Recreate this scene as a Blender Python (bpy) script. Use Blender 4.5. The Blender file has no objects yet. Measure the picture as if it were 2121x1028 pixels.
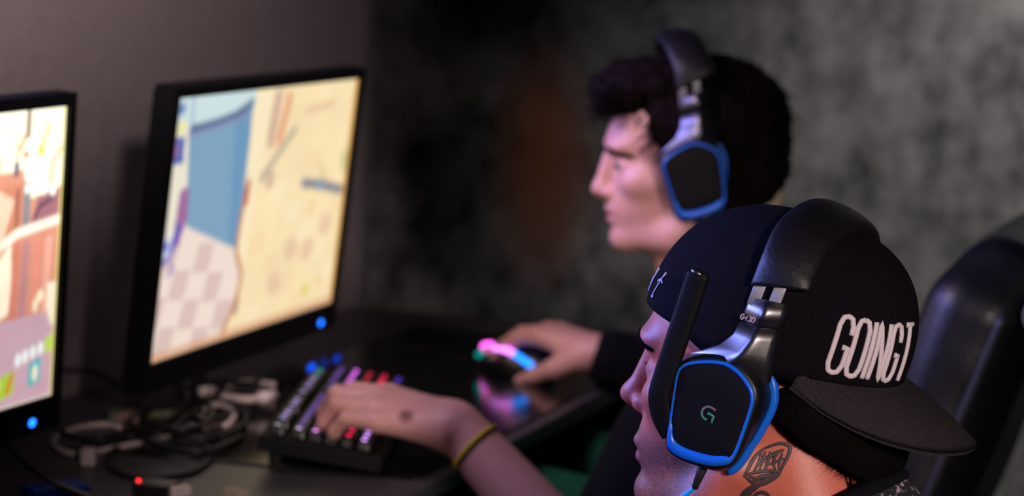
import bpy, math, random
import numpy as np
from mathutils import Vector, Matrix

random.seed(7)
rng = np.random.default_rng(7)
scene = bpy.context.scene
COL = scene.collection

# ------------------------------------------------------------------ camera
PSI, PITCH, ROLL = math.radians(19.5), math.radians(6.9), math.radians(2.0)
FPX, CX, CY = 4900.0, 1060.5, 514.0
EYE = np.array([0.0, 0.0, 1.34])
FWD = np.array([-math.sin(PSI) * math.cos(PITCH), math.cos(PSI) * math.cos(PITCH), -math.sin(PITCH)])
_r0 = np.array([math.cos(PSI), math.sin(PSI), 0.0])
_u0 = np.cross(_r0, FWD)
UPV = _u0 * math.cos(ROLL) - _r0 * math.sin(ROLL)
RGT = _r0 * math.cos(ROLL) + _u0 * math.sin(ROLL)
LEVEL_R = _r0
LEVEL_D = np.array([-math.sin(PSI), math.cos(PSI), 0.0])
ZUP = np.array([0.0, 0.0, 1.0])

cam_data = bpy.data.cameras.new('camera')
cam = bpy.data.objects.new('camera', cam_data)
COL.objects.link(cam)
cam_data.sensor_width = 36.0
cam_data.lens = FPX / 2121.0 * 36.0
cam_data.clip_start = 0.05
cam_data.clip_end = 50
cam.matrix_world = Matrix(((RGT[0], UPV[0], -FWD[0], EYE[0]), (RGT[1], UPV[1], -FWD[1], EYE[1]),
                           (RGT[2], UPV[2], -FWD[2], EYE[2]), (0, 0, 0, 1)))
cam_data.dof.use_dof = True
cam_data.dof.focus_distance = 1.86
cam_data.dof.aperture_fstop = 5.0
cam_data.dof.aperture_blades = 0
scene.camera = cam

# ------------------------------------------------------------------ world, lamps, exposure
scene.view_settings.view_transform = 'Standard'
scene.view_settings.look = 'None'
scene.view_settings.gamma = 1.0
scene.view_settings.use_curve_mapping = False
scene.view_settings.exposure = 0.0
world = bpy.data.worlds.new('world')
scene.world = world
world.use_nodes = True
world.node_tree.nodes['Background'].inputs[0].default_value = (0.5, 0.5, 0.9, 1)
world.node_tree.nodes['Background'].inputs[1].default_value = 0.002
try:
    scene.cycles.use_denoising = True
    scene.cycles.max_bounces = 6
    scene.cycles.sample_clamp_indirect = 3.0
except Exception:
    pass


def lamp(name, loc, target, energy, color, sx, sy=None, spread=180.0):
    d = bpy.data.lights.new(name, 'AREA')
    d.energy = energy
    d.color = color
    d.shape = 'RECTANGLE'
    d.size = sx
    d.size_y = sy or sx
    d.spread = math.radians(spread)
    o = bpy.data.objects.new(name, d)
    COL.objects.link(o)
    o.location = loc
    o.rotation_euler = (Vector(target) - Vector(loc)).to_track_quat('-Z', 'Y').to_euler()
    return o


def spot(name, loc, target, energy, color, angle, blend=1.0, radius=0.1):
    d = bpy.data.lights.new(name, 'SPOT')
    d.energy = energy
    d.color = color
    d.spot_size = math.radians(angle)
    d.spot_blend = blend
    d.shadow_soft_size = radius
    o = bpy.data.objects.new(name, d)
    COL.objects.link(o)
    o.location = loc
    o.rotation_euler = (Vector(target) - Vector(loc)).to_track_quat('-Z', 'Y').to_euler()
    return o


# pink lamp and violet tube above the monitors, key lamp behind the camera, spots on the walls
lamp('pink_lamp', (-1.22, 2.20, 1.66), (-0.86, 2.93, 1.06), 1.75, (1.0, 0.75, 0.94), 0.4, 0.3, 88)
lamp('violet_lamp', (-1.42, 1.72, 1.42), (-0.45, 1.90, 1.04), 6.0, (0.23, 0.28, 1.0), 0.9, 0.3, 80)
lamp('violet_lamp', (-1.42, 2.72, 1.46), (-0.80, 2.93, 1.12), 0.7, (0.28, 0.24, 1.0), 0.3, 0.2, 60)  # extra violet lamp, added to tint the bareheaded man's headset
spot('key_lamp', (1.05, -0.50, 1.66), (-0.36, 1.84, 0.98), 290.0, (1.0, 0.80, 0.76), 20, 1.0, 0.12)
spot('far_wall_spot', (0.05, 3.75, 2.62), (-0.40, 4.6, 1.45), 195.0, (1.0, 0.96, 0.97), 59, 1.0, 0.15)
spot('partition_spot', (-0.30, 0.92, 1.62), (-1.58, 2.44, 1.62), 185.0, (1.0, 0.86, 0.83), 39, 1.0, 0.05)


# ------------------------------------------------------------------ materials
def mat(name, col, rough=0.5, metal=0.0, spec=0.5, emit=None, estr=0.0, var=None, bump=None, sss=0.0, sheen=0.0):
    """Principled material; var = (other colour, noise scale, contrast), bump = (scale, strength)."""
    m = bpy.data.materials.new(name)
    m.use_nodes = True
    nt = m.node_tree
    b = nt.nodes['Principled BSDF']
    b.inputs['Base Color'].default_value = (*col, 1)
    b.inputs['Roughness'].default_value = rough
    b.inputs['Metallic'].default_value = metal
    b.inputs['Specular IOR Level'].default_value = spec
    if emit is not None:
        b.inputs['Emission Color'].default_value = (*emit, 1)
        b.inputs['Emission Strength'].default_value = estr
    if sss:
        b.inputs['Subsurface Weight'].default_value = sss
        b.inputs['Subsurface Radius'].default_value = (1.0, 0.35, 0.2)
        b.inputs['Subsurface Scale'].default_value = 0.008
    if sheen:
        b.inputs['Sheen Weight'].default_value = sheen
        b.inputs['Sheen Roughness'].default_value = 0.5
    tc = nt.nodes.new('ShaderNodeTexCoord')
    if var:
        n = nt.nodes.new('ShaderNodeTexNoise')
        n.inputs['Scale'].default_value = var[1]
        n.inputs['Detail'].default_value = 6
        r = nt.nodes.new('ShaderNodeValToRGB')
        c = var[2] if len(var) > 2 else 0.25
        r.color_ramp.elements[0].position = 0.5 - c
        r.color_ramp.elements[1].position = 0.5 + c
        r.color_ramp.elements[0].color = (*col, 1)
        r.color_ramp.elements[1].color = (*var[0], 1)
        nt.links.new(tc.outputs['Object'], n.inputs['Vector'])
        nt.links.new(n.outputs['Fac'], r.inputs['Fac'])
        nt.links.new(r.outputs['Color'], b.inputs['Base Color'])
    if bump:
        n2 = nt.nodes.new('ShaderNodeTexNoise')
        n2.inputs['Scale'].default_value = bump[0]
        n2.inputs['Detail'].default_value = 4
        bp = nt.nodes.new('ShaderNodeBump')
        bp.inputs['Strength'].default_value = bump[1]
        bp.inputs['Distance'].default_value = 0.002
        nt.links.new(tc.outputs['Object'], n2.inputs['Vector'])
        nt.links.new(n2.outputs['Fac'], bp.inputs['Height'])
        nt.links.new(bp.outputs['Normal'], b.inputs['Normal'])
    return m


def glow(name, col, strength):
    return mat(name, tuple(c * 0.3 for c in col), 0.4, emit=col, estr=strength)


def screen_mat(name):
    m = bpy.data.materials.new(name)
    m.use_nodes = True
    nt = m.node_tree
    b = nt.nodes['Principled BSDF']
    b.inputs['Base Color'].default_value = (0.01, 0.01, 0.01, 1)
    b.inputs['Roughness'].default_value = 0.35
    a = nt.nodes.new('ShaderNodeAttribute')
    a.attribute_name = 'picture'
    nt.links.new(a.outputs['Color'], b.inputs['Emission Color'])
    b.inputs['Emission Strength'].default_value = 1.0
    return m


def skin_mat(name, base, dark, stubble_col):
    """Skin with soft blotches; the point attribute 'marks' holds lips (r), stubble (g) and moles (b)."""
    m = mat(name, base, 0.48, sss=0.35, bump=(420, 0.12))
    nt = m.node_tree
    b = nt.nodes['Principled BSDF']
    tc = nt.nodes.new('ShaderNodeTexCoord')
    n = nt.nodes.new('ShaderNodeTexNoise')
    n.inputs['Scale'].default_value = 38
    n.inputs['Detail'].default_value = 5
    nt.links.new(tc.outputs['Object'], n.inputs['Vector'])
    mx = nt.nodes.new('ShaderNodeMixRGB')
    mx.inputs[1].default_value = (*base, 1)
    mx.inputs[2].default_value = (*dark, 1)
    nt.links.new(n.outputs['Fac'], mx.inputs[0])
    a = nt.nodes.new('ShaderNodeAttribute')
    a.attribute_name = 'marks'
    sep = nt.nodes.new('ShaderNodeSeparateColor')
    nt.links.new(a.outputs['Color'], sep.inputs[0])
    last = mx
    # stubble: fine dark specks
    n3 = nt.nodes.new('ShaderNodeTexNoise')
    n3.inputs['Scale'].default_value = 620
    n3.inputs['Detail'].default_value = 2
    nt.links.new(tc.outputs['Object'], n3.inputs['Vector'])
    rp = nt.nodes.new('ShaderNodeValToRGB')
    rp.color_ramp.elements[0].position = 0.38
    rp.color_ramp.elements[0].color = (0.38, 0.38, 0.38, 1)
    rp.color_ramp.elements[1].position = 0.56
    nt.links.new(n3.outputs['Fac'], rp.inputs[0])
    mul = nt.nodes.new('ShaderNodeMath')
    mul.operation = 'MULTIPLY'
    nt.links.new(rp.outputs['Color'], mul.inputs[0])
    nt.links.new(sep.outputs[1], mul.inputs[1])
    for fac, col in ((sep.outputs[0], (0.42, 0.13, 0.14)), (mul.outputs[0], stubble_col), (sep.outputs[2], (0.17, 0.045, 0.04))):
        k = nt.nodes.new('ShaderNodeMixRGB')
        nt.links.new(fac, k.inputs[0])
        nt.links.new(last.outputs[0], k.inputs[1])
        k.inputs[2].default_value = (*col, 1)
        last = k
    nt.links.new(last.outputs[0], b.inputs['Base Color'])
    return m


def concrete_mat(name):
    m = mat(name, (0.10, 0.10, 0.095), 0.85, bump=(14, 0.5))
    nt = m.node_tree
    b = nt.nodes['Principled BSDF']
    tc = nt.nodes.new('ShaderNodeTexCoord')
    mp = nt.nodes.new('ShaderNodeMapping')
    mp.inputs['Scale'].default_value = (1.0, 1.0, 0.75)
    nt.links.new(tc.outputs['Object'], mp.inputs['Vector'])
    n = nt.nodes.new('ShaderNodeTexNoise')
    n.inputs['Scale'].default_value = 12
    n.inputs['Detail'].default_value = 7
    n.inputs['Roughness'].default_value = 0.72
    nt.links.new(mp.outputs[0], n.inputs['Vector'])
    r = nt.nodes.new('ShaderNodeValToRGB')
    r.color_ramp.elements[0].position = 0.36
    r.color_ramp.elements[0].color = (0.030, 0.031, 0.031, 1)
    r.color_ramp.elements[1].position = 0.66
    r.color_ramp.elements[1].color = (0.22, 0.215, 0.20, 1)
    nt.links.new(n.outputs['Fac'], r.inputs[0])
    # one soft-edged brown patch low on the left of the wall
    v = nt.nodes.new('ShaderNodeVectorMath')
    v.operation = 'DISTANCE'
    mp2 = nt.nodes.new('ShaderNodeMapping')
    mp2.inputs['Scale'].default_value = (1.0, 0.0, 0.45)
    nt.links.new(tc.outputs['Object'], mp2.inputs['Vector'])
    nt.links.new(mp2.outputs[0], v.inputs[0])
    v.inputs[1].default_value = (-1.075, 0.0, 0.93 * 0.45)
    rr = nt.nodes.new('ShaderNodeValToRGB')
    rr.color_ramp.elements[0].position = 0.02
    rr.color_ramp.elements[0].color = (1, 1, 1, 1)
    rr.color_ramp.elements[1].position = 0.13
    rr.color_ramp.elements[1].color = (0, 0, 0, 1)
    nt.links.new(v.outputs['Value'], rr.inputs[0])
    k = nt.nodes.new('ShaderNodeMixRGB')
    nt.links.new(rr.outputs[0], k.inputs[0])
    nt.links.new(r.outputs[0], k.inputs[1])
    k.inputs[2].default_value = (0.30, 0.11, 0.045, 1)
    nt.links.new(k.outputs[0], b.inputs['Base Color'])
    return m


M = {}
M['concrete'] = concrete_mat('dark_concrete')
M['partition'] = mat('painted_board', (0.30, 0.235, 0.24), 0.8, var=((0.25, 0.20, 0.21), 60, 0.2), bump=(160, 0.25))
M['floor'] = mat('dark_floor', (0.03, 0.03, 0.032), 0.5, var=((0.045, 0.045, 0.05), 8))
M['ceiling'] = mat('dark_ceiling', (0.04, 0.04, 0.045), 0.9, bump=(30, 0.2))
M['side_wall'] = mat('dark_paint', (0.05, 0.05, 0.055), 0.85, bump=(60, 0.2))
M['desk'] = mat('grey_laminate', (0.066, 0.062, 0.066), 0.45, var=((0.048, 0.046, 0.05), 90, 0.3))
M['mat'] = mat('glossy_black_mat', (0.006, 0.006, 0.007), 0.14, spec=0.6)
M['black'] = mat('black_plastic', (0.008, 0.008, 0.010), 0.38)
M['satin'] = mat('satin_black_plastic', (0.005, 0.0045, 0.006), 0.36, spec=1.0, bump=(900, 0.04))
M['satin'].node_tree.nodes['Principled BSDF'].inputs['Coat Weight'].default_value = 1.0
M['satin'].node_tree.nodes['Principled BSDF'].inputs['Coat Roughness'].default_value = 0.28
M['shell'] = mat('black_cup_shell', (0.004, 0.004, 0.005), 0.4, spec=0.4)
M['matte'] = mat('matte_black_plastic', (0.0045, 0.0045, 0.0055), 0.6, spec=0.12, bump=(800, 0.1))
M['case'] = mat('dull_black_case', (0.006, 0.006, 0.007), 0.7, spec=0.15, bump=(500, 0.1))
M['rubber'] = mat('black_rubber', (0.012, 0.012, 0.013), 0.6)
M['pad'] = mat('black_leatherette', (0.005, 0.0045, 0.006), 0.5, spec=0.4, bump=(260, 0.25))
M['foam'] = mat('black_ear_foam', (0.016, 0.015, 0.018), 0.85, bump=(300, 0.4), sheen=0.2)
M['blue'] = mat('blue_plastic', (0.004, 0.115, 0.62), 0.35, var=((0.006, 0.13, 0.66), 200))
M['steel'] = mat('brushed_steel', (0.50, 0.50, 0.56), 0.42, 0.35, bump=(600, 0.06))
M['cap'] = mat('black_cotton_twill', (0.0055, 0.0042, 0.0065), 0.9, spec=0.08, bump=(1100, 0.5), var=((0.0032, 0.0025, 0.004), 500, 0.2))
M['brim'] = mat('black_wool_brim', (0.032, 0.026, 0.029), 0.9, spec=0.1, bump=(900, 0.5), var=((0.015, 0.012, 0.015), 600, 0.2))
M['thread'] = mat('white_thread', (0.66, 0.58, 0.62), 0.6, bump=(1500, 0.5))
M['hair'] = mat('dark_hair', (0.0030, 0.0020, 0.0022), 0.8, spec=0.05, var=((0.007, 0.003, 0.003), 300, 0.2))
M['hair_black'] = mat('black_hair', (0.0018, 0.0015, 0.0018), 0.8, spec=0.05, var=((0.0035, 0.0025, 0.0025), 300, 0.2))
M['skin_a'] = skin_mat('tanned_skin', (0.55, 0.146, 0.094), (0.47, 0.112, 0.070), (0.085, 0.055, 0.04))
M['skin_b'] = skin_mat('pale_skin', (0.64, 0.36, 0.32), (0.56, 0.27, 0.235), (0.30, 0.15, 0.12))
M['ink'] = mat('tattoo_ink', (0.035, 0.020, 0.024), 0.55, var=((0.06, 0.03, 0.034), 200))
M['eye'] = mat('eye_white', (0.30, 0.25, 0.24), 0.3)
M['iris'] = mat('dark_iris', (0.03, 0.015, 0.01), 0.1)
M['tee'] = mat('black_tee_cloth', (0.004, 0.004, 0.006), 0.9, spec=0.1, bump=(400, 0.3))
M['tee_print'] = mat('speckled_tee_cloth', (0.012, 0.011, 0.013), 0.9, var=((0.42, 0.38, 0.38), 130, 0.06), bump=(400, 0.3))
_r = [n for n in M['tee_print'].node_tree.nodes if n.type == 'VALTORGB'][0].color_ramp
_r.elements[0].position, _r.elements[1].position = 0.54, 0.62
M['trousers'] = mat('green_cloth', (0.006, 0.075, 0.036), 0.85, spec=0.2, var=((0.010, 0.115, 0.055), 18, 0.2), bump=(300, 0.3))
M['denim'] = mat('dark_denim', (0.012, 0.014, 0.024), 0.9, bump=(500, 0.4))
M['shoe'] = mat('dark_shoe', (0.02, 0.02, 0.022), 0.6)
M['cream'] = mat('cream_knit', (0.55, 0.46, 0.34), 0.85, bump=(200, 0.4))
M['yellow'] = mat('yellow_band', (0.55, 0.44, 0.008), 0.6, bump=(700, 0.6))
M['leather'] = mat('black_leather', (0.005, 0.005, 0.007), 0.42, spec=0.65, bump=(180, 0.3))
M['slot'] = mat('pale_slot_rim', (0.22, 0.17, 0.15), 0.5)
M['leather_edge'] = mat('leather_seam', (0.03, 0.03, 0.035), 0.4)
M['cable_pale'] = mat('pale_cable', (0.72, 0.60, 0.56), 0.5)
M['cable_black'] = mat('black_cable', (0.008, 0.008, 0.009), 0.45)
M['cable_blue'] = mat('blue_cable', (0.01, 0.28, 0.75), 0.45)
M['green_board'] = mat('green_board', (0.06, 0.14, 0.06), 0.6, var=((0.28, 0.16, 0.12), 40, 0.1))
M['white_plastic'] = mat('white_plastic', (0.78, 0.68, 0.66), 0.45)
M['blue_case'] = mat('blue_case', (0.008, 0.04, 0.30), 0.3)


# ------------------------------------------------------------------ object helpers
def setp(o, label=None, cat=None, group=None, kind=None):
    if label: o['label'] = label
    if cat: o['category'] = cat
    if group: o['group'] = group
    if kind: o['kind'] = kind
    return o


def empty(name, loc, label, cat, group=None):
    o = bpy.data.objects.new(name, None)
    COL.objects.link(o)
    o.location = loc
    o.empty_display_size = 0.05
    return setp(o, label, cat, group)


def base_of(o):
    while o.parent is not None:
        o = o.parent
    return np.array(o.location)


def add(name, V, F, m, parent=None, smooth=True, origin=None):
    """One mesh object from world-space vertices; children keep their thing's origin."""
    V = np.asarray(V, float)
    if parent is not None:
        off = base_of(parent)
    else:
        off = np.array(origin if origin is not None else (V[:, 0].mean(), V[:, 1].mean(), V[:, 2].min()))
    me = bpy.data.meshes.new(name)
    me.from_pydata((V - off).tolist(), [], [tuple(int(i) for i in f) for f in F])
    me.update()
    if smooth:
        me.polygons.foreach_set('use_smooth', [True] * len(me.polygons))
    me.materials.append(m)
    o = bpy.data.objects.new(name, me)
    COL.objects.link(o)
    if parent is not None:
        o.parent = parent
    else:
        o.location = off
    return o


def bevel(o, w, seg=3, angle=35):
    b = o.modifiers.new('bevel', 'BEVEL')
    b.width = w
    b.segments = seg
    b.limit_method = 'ANGLE'
    b.angle_limit = math.radians(angle)
    return o


class Geo:
    """Collects pieces of one part."""
    def __init__(self):
        self.V, self.F, self.n = [], [], 0

    def put(self, V, F):
        V = np.asarray(V, float)
        self.V.append(V)
        self.F += [tuple(i + self.n for i in f) for f in F]
        self.n += len(V)
        return self

    def make(self, name, m, parent=None, smooth=True, origin=None):
        return add(name, np.concatenate(self.V), self.F, m, parent, smooth, origin)


def nrm(v):
    v = np.asarray(v, float)
    return v / (np.linalg.norm(v) + 1e-12)


def box(c, half, A=None):
    A = np.eye(3) if A is None else A
    V = [np.asarray(c, float) + A @ (np.array([sx, sy, sz]) * half) for sx in (-1, 1) for sy in (-1, 1) for sz in (-1, 1)]
    F = [(0, 1, 3, 2), (4, 6, 7, 5), (0, 4, 5, 1), (2, 3, 7, 6), (0, 2, 6, 4), (1, 5, 7, 3)]
    return np.array(V), F


def loft(rings, closed=True, caps=True):
    n = len(rings[0])
    V = np.concatenate([np.asarray(r, float) for r in rings])
    F = []
    for i in range(len(rings) - 1):
        for j in range(n if closed else n - 1):
            k = (j + 1) % n
            F.append((i * n + j, i * n + k, (i + 1) * n + k, (i + 1) * n + j))
    if caps and closed:
        F.append(tuple(range(n - 1, -1, -1)))
        F.append(tuple((len(rings) - 1) * n + j for j in range(n)))
    return V, F


def spline(P, n=8, closed=False):
    """Catmull-Rom through the points (any dimension)."""
    P = np.asarray(P, float)
    L = len(P)
    out = []
    for i in range(L if closed else L - 1):
        if closed:
            a, b, c, d = P[(i - 1) % L], P[i], P[(i + 1) % L], P[(i + 2) % L]
        else:
            a, b, c, d = P[max(i - 1, 0)], P[i], P[i + 1], P[min(i + 2, L - 1)]
        for t in np.arange(n) / n:
            out.append(0.5 * (2 * b + (c - a) * t + (2 * a - 5 * b + 4 * c - d) * t * t + (3 * b - a - 3 * c + d) * t ** 3))
    if not closed:
        out.append(P[-1])
    return np.array(out)


def sweep(P, rad, up=(0, 0, 1), nseg=10, closed=False, flat=1.0, power=2.0):
    """Tube along P; rad scalar or per point; flat scales the binormal-normal thickness; power>2 squares it."""
    P = np.asarray(P, float)
    n = len(P)
    rad = np.broadcast_to(np.asarray(rad, float), (n,))
    up = np.asarray(up, float)
    ups = np.broadcast_to(up, (n, 3))
    rings = []
    for i in range(n):
        if closed:
            t = nrm(P[(i + 1) % n] - P[i - 1])
        else:
            t = nrm(P[min(i + 1, n - 1)] - P[max(i - 1, 0)])
        u = ups[i]
        s = np.cross(t, u)
        if np.linalg.norm(s) < 1e-3:
            s = np.cross(t, (0.3, 0.8, 0.1))
        s = nrm(s)
        w = nrm(np.cross(s, t))
        a = np.arange(nseg) * 2 * math.pi / nseg
        ca, sa = np.cos(a), np.sin(a)
        e = 2.0 / power
        ca, sa = np.sign(ca) * abs(ca) ** e, np.sign(sa) * abs(sa) ** e
        rings.append(P[i] + rad[i] * (np.outer(ca, s) + flat * np.outer(sa, w)))
    if closed:
        rings.append(rings[0])
        return loft(rings, True, False)
    return loft(rings)


def ball(c, r, n=14, m=9, A=None):
    A = np.eye(3) if A is None else A
    r = np.broadcast_to(np.asarray(r, float), (3,))
    rings = []
    for i in range(m + 1):
        t = math.pi * (i + 0.02 if i == 0 else (i - 0.02 if i == m else i)) / m
        a = np.arange(n) * 2 * math.pi / n
        q = np.stack([np.sin(t) * np.cos(a), np.sin(t) * np.sin(a), np.full(n, -np.cos(t))], 1) * r
        rings.append(np.asarray(c, float) + q @ A.T)
    return loft(rings)


def at(x, y, d):
    """World point seen at photo pixel (x, y) at depth d."""
    return EYE + d * (FWD + RGT * (x - CX) / FPX - UPV * (y - CY) / FPX)


def onz(x, y, z):
    """World point seen at photo pixel (x, y) on the level z."""
    r = FWD + RGT * (x - CX) / FPX - UPV * (y - CY) / FPX
    return EYE + r * (z - EYE[2]) / r[2]


def head_frame(yaw, pitch, roll=0.0):
    """Axes forward, left, up; yaw 0 looks to the photo's left, positive turns away from the camera."""
    y, p, ro = np.radians([yaw, pitch, roll])
    f = -LEVEL_R * math.cos(y) + LEVEL_D * math.sin(y)
    l = np.cross(ZUP, f)
    f2 = f * math.cos(p) + ZUP * math.sin(p)
    u = np.cross(f2, l)
    l2 = l * math.cos(ro) + u * math.sin(ro)
    return np.stack([f2, l2, np.cross(f2, l2)], 1)


class Fr:
    def __init__(self, o, A, s=1.0):
        self.o, self.A, self.s = np.asarray(o, float), A, s

    def w(self, *p):
        p = np.asarray(p if len(p) > 1 else p[0], float)
        return self.o + self.s * (p @ self.A.T)

    def loc(self, P):
        return ((np.asarray(P) - self.o) @ self.A) / self.s


# ------------------------------------------------------------------ blended volumes -> one continuous surface
class Blob:
    def __init__(self):
        self.ops = []

    def _add(self, fn, k, sub):
        self.ops.append((fn, k, sub))

    def ell(self, c, r, k=0.015, fr=None, A=None, sub=False):
        c, r = np.asarray(c, float), np.asarray(r, float)

        def fn(p):
            s = 1.0
            if fr is not None:
                p, s = fr.loc(p), fr.s
            q = p - c
            if A is not None:
                q = q @ A
            k0 = np.sqrt(((q / r) ** 2).sum(-1))
            k1 = np.sqrt(((q / (r * r)) ** 2).sum(-1)) + 1e-9
            return s * np.where(k0 < 1e-4, -r.min(), k0 * (k0 - 1.0) / k1)
        self._add(fn, k, sub)
        return self

    def cone(self, a, b, ra, rb, k=0.015, fr=None, sub=False):
        a, b = np.asarray(a, float), np.asarray(b, float)

        def fn(p):
            s = 1.0
            if fr is not None:
                p, s = fr.loc(p), fr.s
            ab = b - a
            t = np.clip(((p - a) @ ab) / (ab @ ab), 0, 1)
            return s * (np.linalg.norm(p - a - t[..., None] * ab, axis=-1) - (ra + (rb - ra) * t))
        self._add(fn, k, sub)
        return self

    def chain(self, P, R, k=0.015, fr=None):
        for i in range(len(P) - 1):
            self.cone(P[i], P[i + 1], R[i], R[i + 1], k, fr)
        return self

    def rbox(self, c, half, rad, k=0.01, A=None, sub=False):
        c, half = np.asarray(c, float), np.asarray(half, float) - rad
        A = np.eye(3) if A is None else A

        def fn(p):
            q = np.abs((p - c) @ A) - half
            return np.linalg.norm(np.maximum(q, 0), axis=-1) + np.minimum(q.max(-1), 0) - rad
        self._add(fn, k, sub)
        return self

    @staticmethod
    def comb(d, v, k, sub):
        if sub:
            v = -v
            h = np.clip(0.5 - 0.5 * (v - d) / k, 0, 1) if k > 0 else 0
            return np.maximum(d, v) if k <= 0 else d + (v - d) * (1 - h) + k * h * (1 - h)
        if k <= 0:
            return np.minimum(d, v)
        h = np.clip(0.5 + 0.5 * (d - v) / k, 0, 1)
        return d + (v - d) * h - k * h * (1 - h)

    def mesh(self, lo, hi, h, noise=None, smooth=1):
        lo, hi = np.asarray(lo, float), np.asarray(hi, float)
        B = 12
        nb = np.ceil((hi - lo) / (h * B)).astype(int)
        N = nb * B
        D = np.ones(N, np.float32)
        bi = np.stack(np.meshgrid(*[np.arange(n) for n in nb], indexing='ij'), -1).reshape(-1, 3)
        cen = lo + (bi * B + (B - 1) / 2) * h
        half = h * B * 0.87
        vals = [fn(cen) for fn, _, _ in self.ops]
        d = np.full(len(cen), 10.0)
        for (fn, k, sub), v in zip(self.ops, vals):
            d = self.comb(d, v, k, sub)
        V = np.array(vals)
        act = np.abs(d) < half + 0.03
        loc = np.stack(np.meshgrid(*[np.arange(B)] * 3, indexing='ij'), -1).reshape(-1, 3)
        for n in range(len(cen)):
            s = bi[n] * B
            if not act[n]:
                if d[n] < 0:
                    D[s[0]:s[0] + B, s[1]:s[1] + B, s[2]:s[2] + B] = -1
                continue
            p = lo + (s + loc) * h
            q = np.full(len(p), 10.0)
            for i, (fn, k, sub) in enumerate(self.ops):
                if V[i, n] < half + k + 0.035:
                    q = self.comb(q, fn(p), k, sub)
            if noise is not None:
                q = q + noise(p)
            D[s[0]:s[0] + B, s[1]:s[1] + B, s[2]:s[2] + B] = q.reshape(B, B, B)
        return nets(D, lo, h, smooth)


def nets(D, lo, h, smooth=1):
    S = D < 0
    S[0] = S[-1] = False
    S[:, 0] = S[:, -1] = False
    S[:, :, 0] = S[:, :, -1] = False
    cnt = np.zeros(np.array(D.shape) - 1, np.int8)
    for a in (0, 1):
        for b in (0, 1):
            for c in (0, 1):
                cnt += S[a:S.shape[0] - 1 + a, b:S.shape[1] - 1 + b, c:S.shape[2] - 1 + c]
    cells = np.argwhere((cnt > 0) & (cnt < 8))
    del cnt
    idx = np.full(np.array(D.shape) - 1, -1, np.int32)
    idx[tuple(cells.T)] = np.arange(len(cells))
    acc = np.zeros((len(cells), 3))
    num = np.zeros(len(cells))
    cor = [(a, b, c) for a in (0, 1) for b in (0, 1) for c in (0, 1)]
    for u in cor:
        for ax in range(3):
            if u[ax]:
                continue
            v = list(u)
            v[ax] = 1
            pu, pv = cells + u, cells + v
            du, dv = D[tuple(pu.T)], D[tuple(pv.T)]
            su, sv = S[tuple(pu.T)], S[tuple(pv.T)]
            m = su != sv
            t = np.clip(du[m] / (du[m] - dv[m] + 1e-12), 0, 1)
            q = np.tile(np.array(u, float), (m.sum(), 1))
            q[:, ax] += t
            acc[m] += q
            num[m] += 1
    P = cells + acc / num[:, None]
    F = []
    for ax in range(3):
        o1, o2 = (ax + 1) % 3, (ax + 2) % 3
        sl0, sl1 = [slice(None)] * 3, [slice(None)] * 3
        sl0[ax], sl1[ax] = slice(0, -1), slice(1, None)
        e = np.argwhere(S[tuple(sl0)] != S[tuple(sl1)])
        e = e[(e[:, o1] > 0) & (e[:, o2] > 0)]
        ins = S[tuple(e.T)]
        q = []
        for a, b in ((0, 0), (-1, 0), (-1, -1), (0, -1)):
            c = e.copy()
            c[:, o1] += a
            c[:, o2] += b
            ok = (c < np.array(idx.shape)).all(1)
            c = np.minimum(c, np.array(idx.shape) - 1)
            r = idx[tuple(c.T)]
            r[~ok] = -1
            q.append(r)
        q = np.stack(q, 1)
        g = (q >= 0).all(1)
        q, ins = q[g], ins[g]
        q[~ins] = q[~ins][:, ::-1]
        F.append(q)
    F = np.concatenate(F)
    P = lo + P * h
    for _ in range(smooth):
        s = np.zeros_like(P)
        c = np.zeros(len(P))
        for i in range(4):
            a, b = F[:, i], F[:, (i + 1) % 4]
            for j in range(3):
                s[:, j] += np.bincount(a, P[b, j], len(P)) + np.bincount(b, P[a, j], len(P))
            c += np.bincount(a, minlength=len(P)) + np.bincount(b, minlength=len(P))
        P = P * 0.5 + 0.5 * s / np.maximum(c, 1)[:, None]
    return P, F


def add_np(name, P, F, m, parent=None, origin=None):
    """add() for large quad meshes."""
    off = base_of(parent) if parent is not None else np.asarray(origin, float)
    me = bpy.data.meshes.new(name)
    me.vertices.add(len(P))
    me.vertices.foreach_set('co', (P - off).ravel())
    me.loops.add(F.size)
    me.loops.foreach_set('vertex_index', F.ravel().astype(np.int32))
    me.polygons.add(len(F))
    me.polygons.foreach_set('loop_start', np.arange(0, F.size, 4, dtype=np.int32))
    me.polygons.foreach_set('use_smooth', np.ones(len(F), bool))
    me.update(calc_edges=True)
    me.validate()
    me.materials.append(m)
    o = bpy.data.objects.new(name, me)
    COL.objects.link(o)
    if parent is not None:
        o.parent = parent
    else:
        o.location = off
    return o


def set_color(o, name, C):
    a = o.data.attributes.new(name, 'FLOAT_COLOR', 'POINT')
    C = np.concatenate([C, np.ones((len(C), 1))], 1)
    a.data.foreach_set('color', C.ravel().astype(np.float32))


def bump01(x):
    return np.clip(x, 0, 1) ** 2 * (3 - 2 * np.clip(x, 0, 1))


def wob(p, f, seed=0):
    """Cheap smooth noise in [-1, 1]."""
    a = p * f + seed
    return (np.sin(a[..., 0] * 1.7 + 1.3 * np.sin(a[..., 1] * 1.1 + seed)) + np.sin(a[..., 1] * 1.9 + 1.2 * np.sin(a[..., 2] * 1.3))
            + np.sin(a[..., 2] * 1.6 + 1.1 * np.sin(a[..., 0] * 1.2 - seed))) / 3


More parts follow.
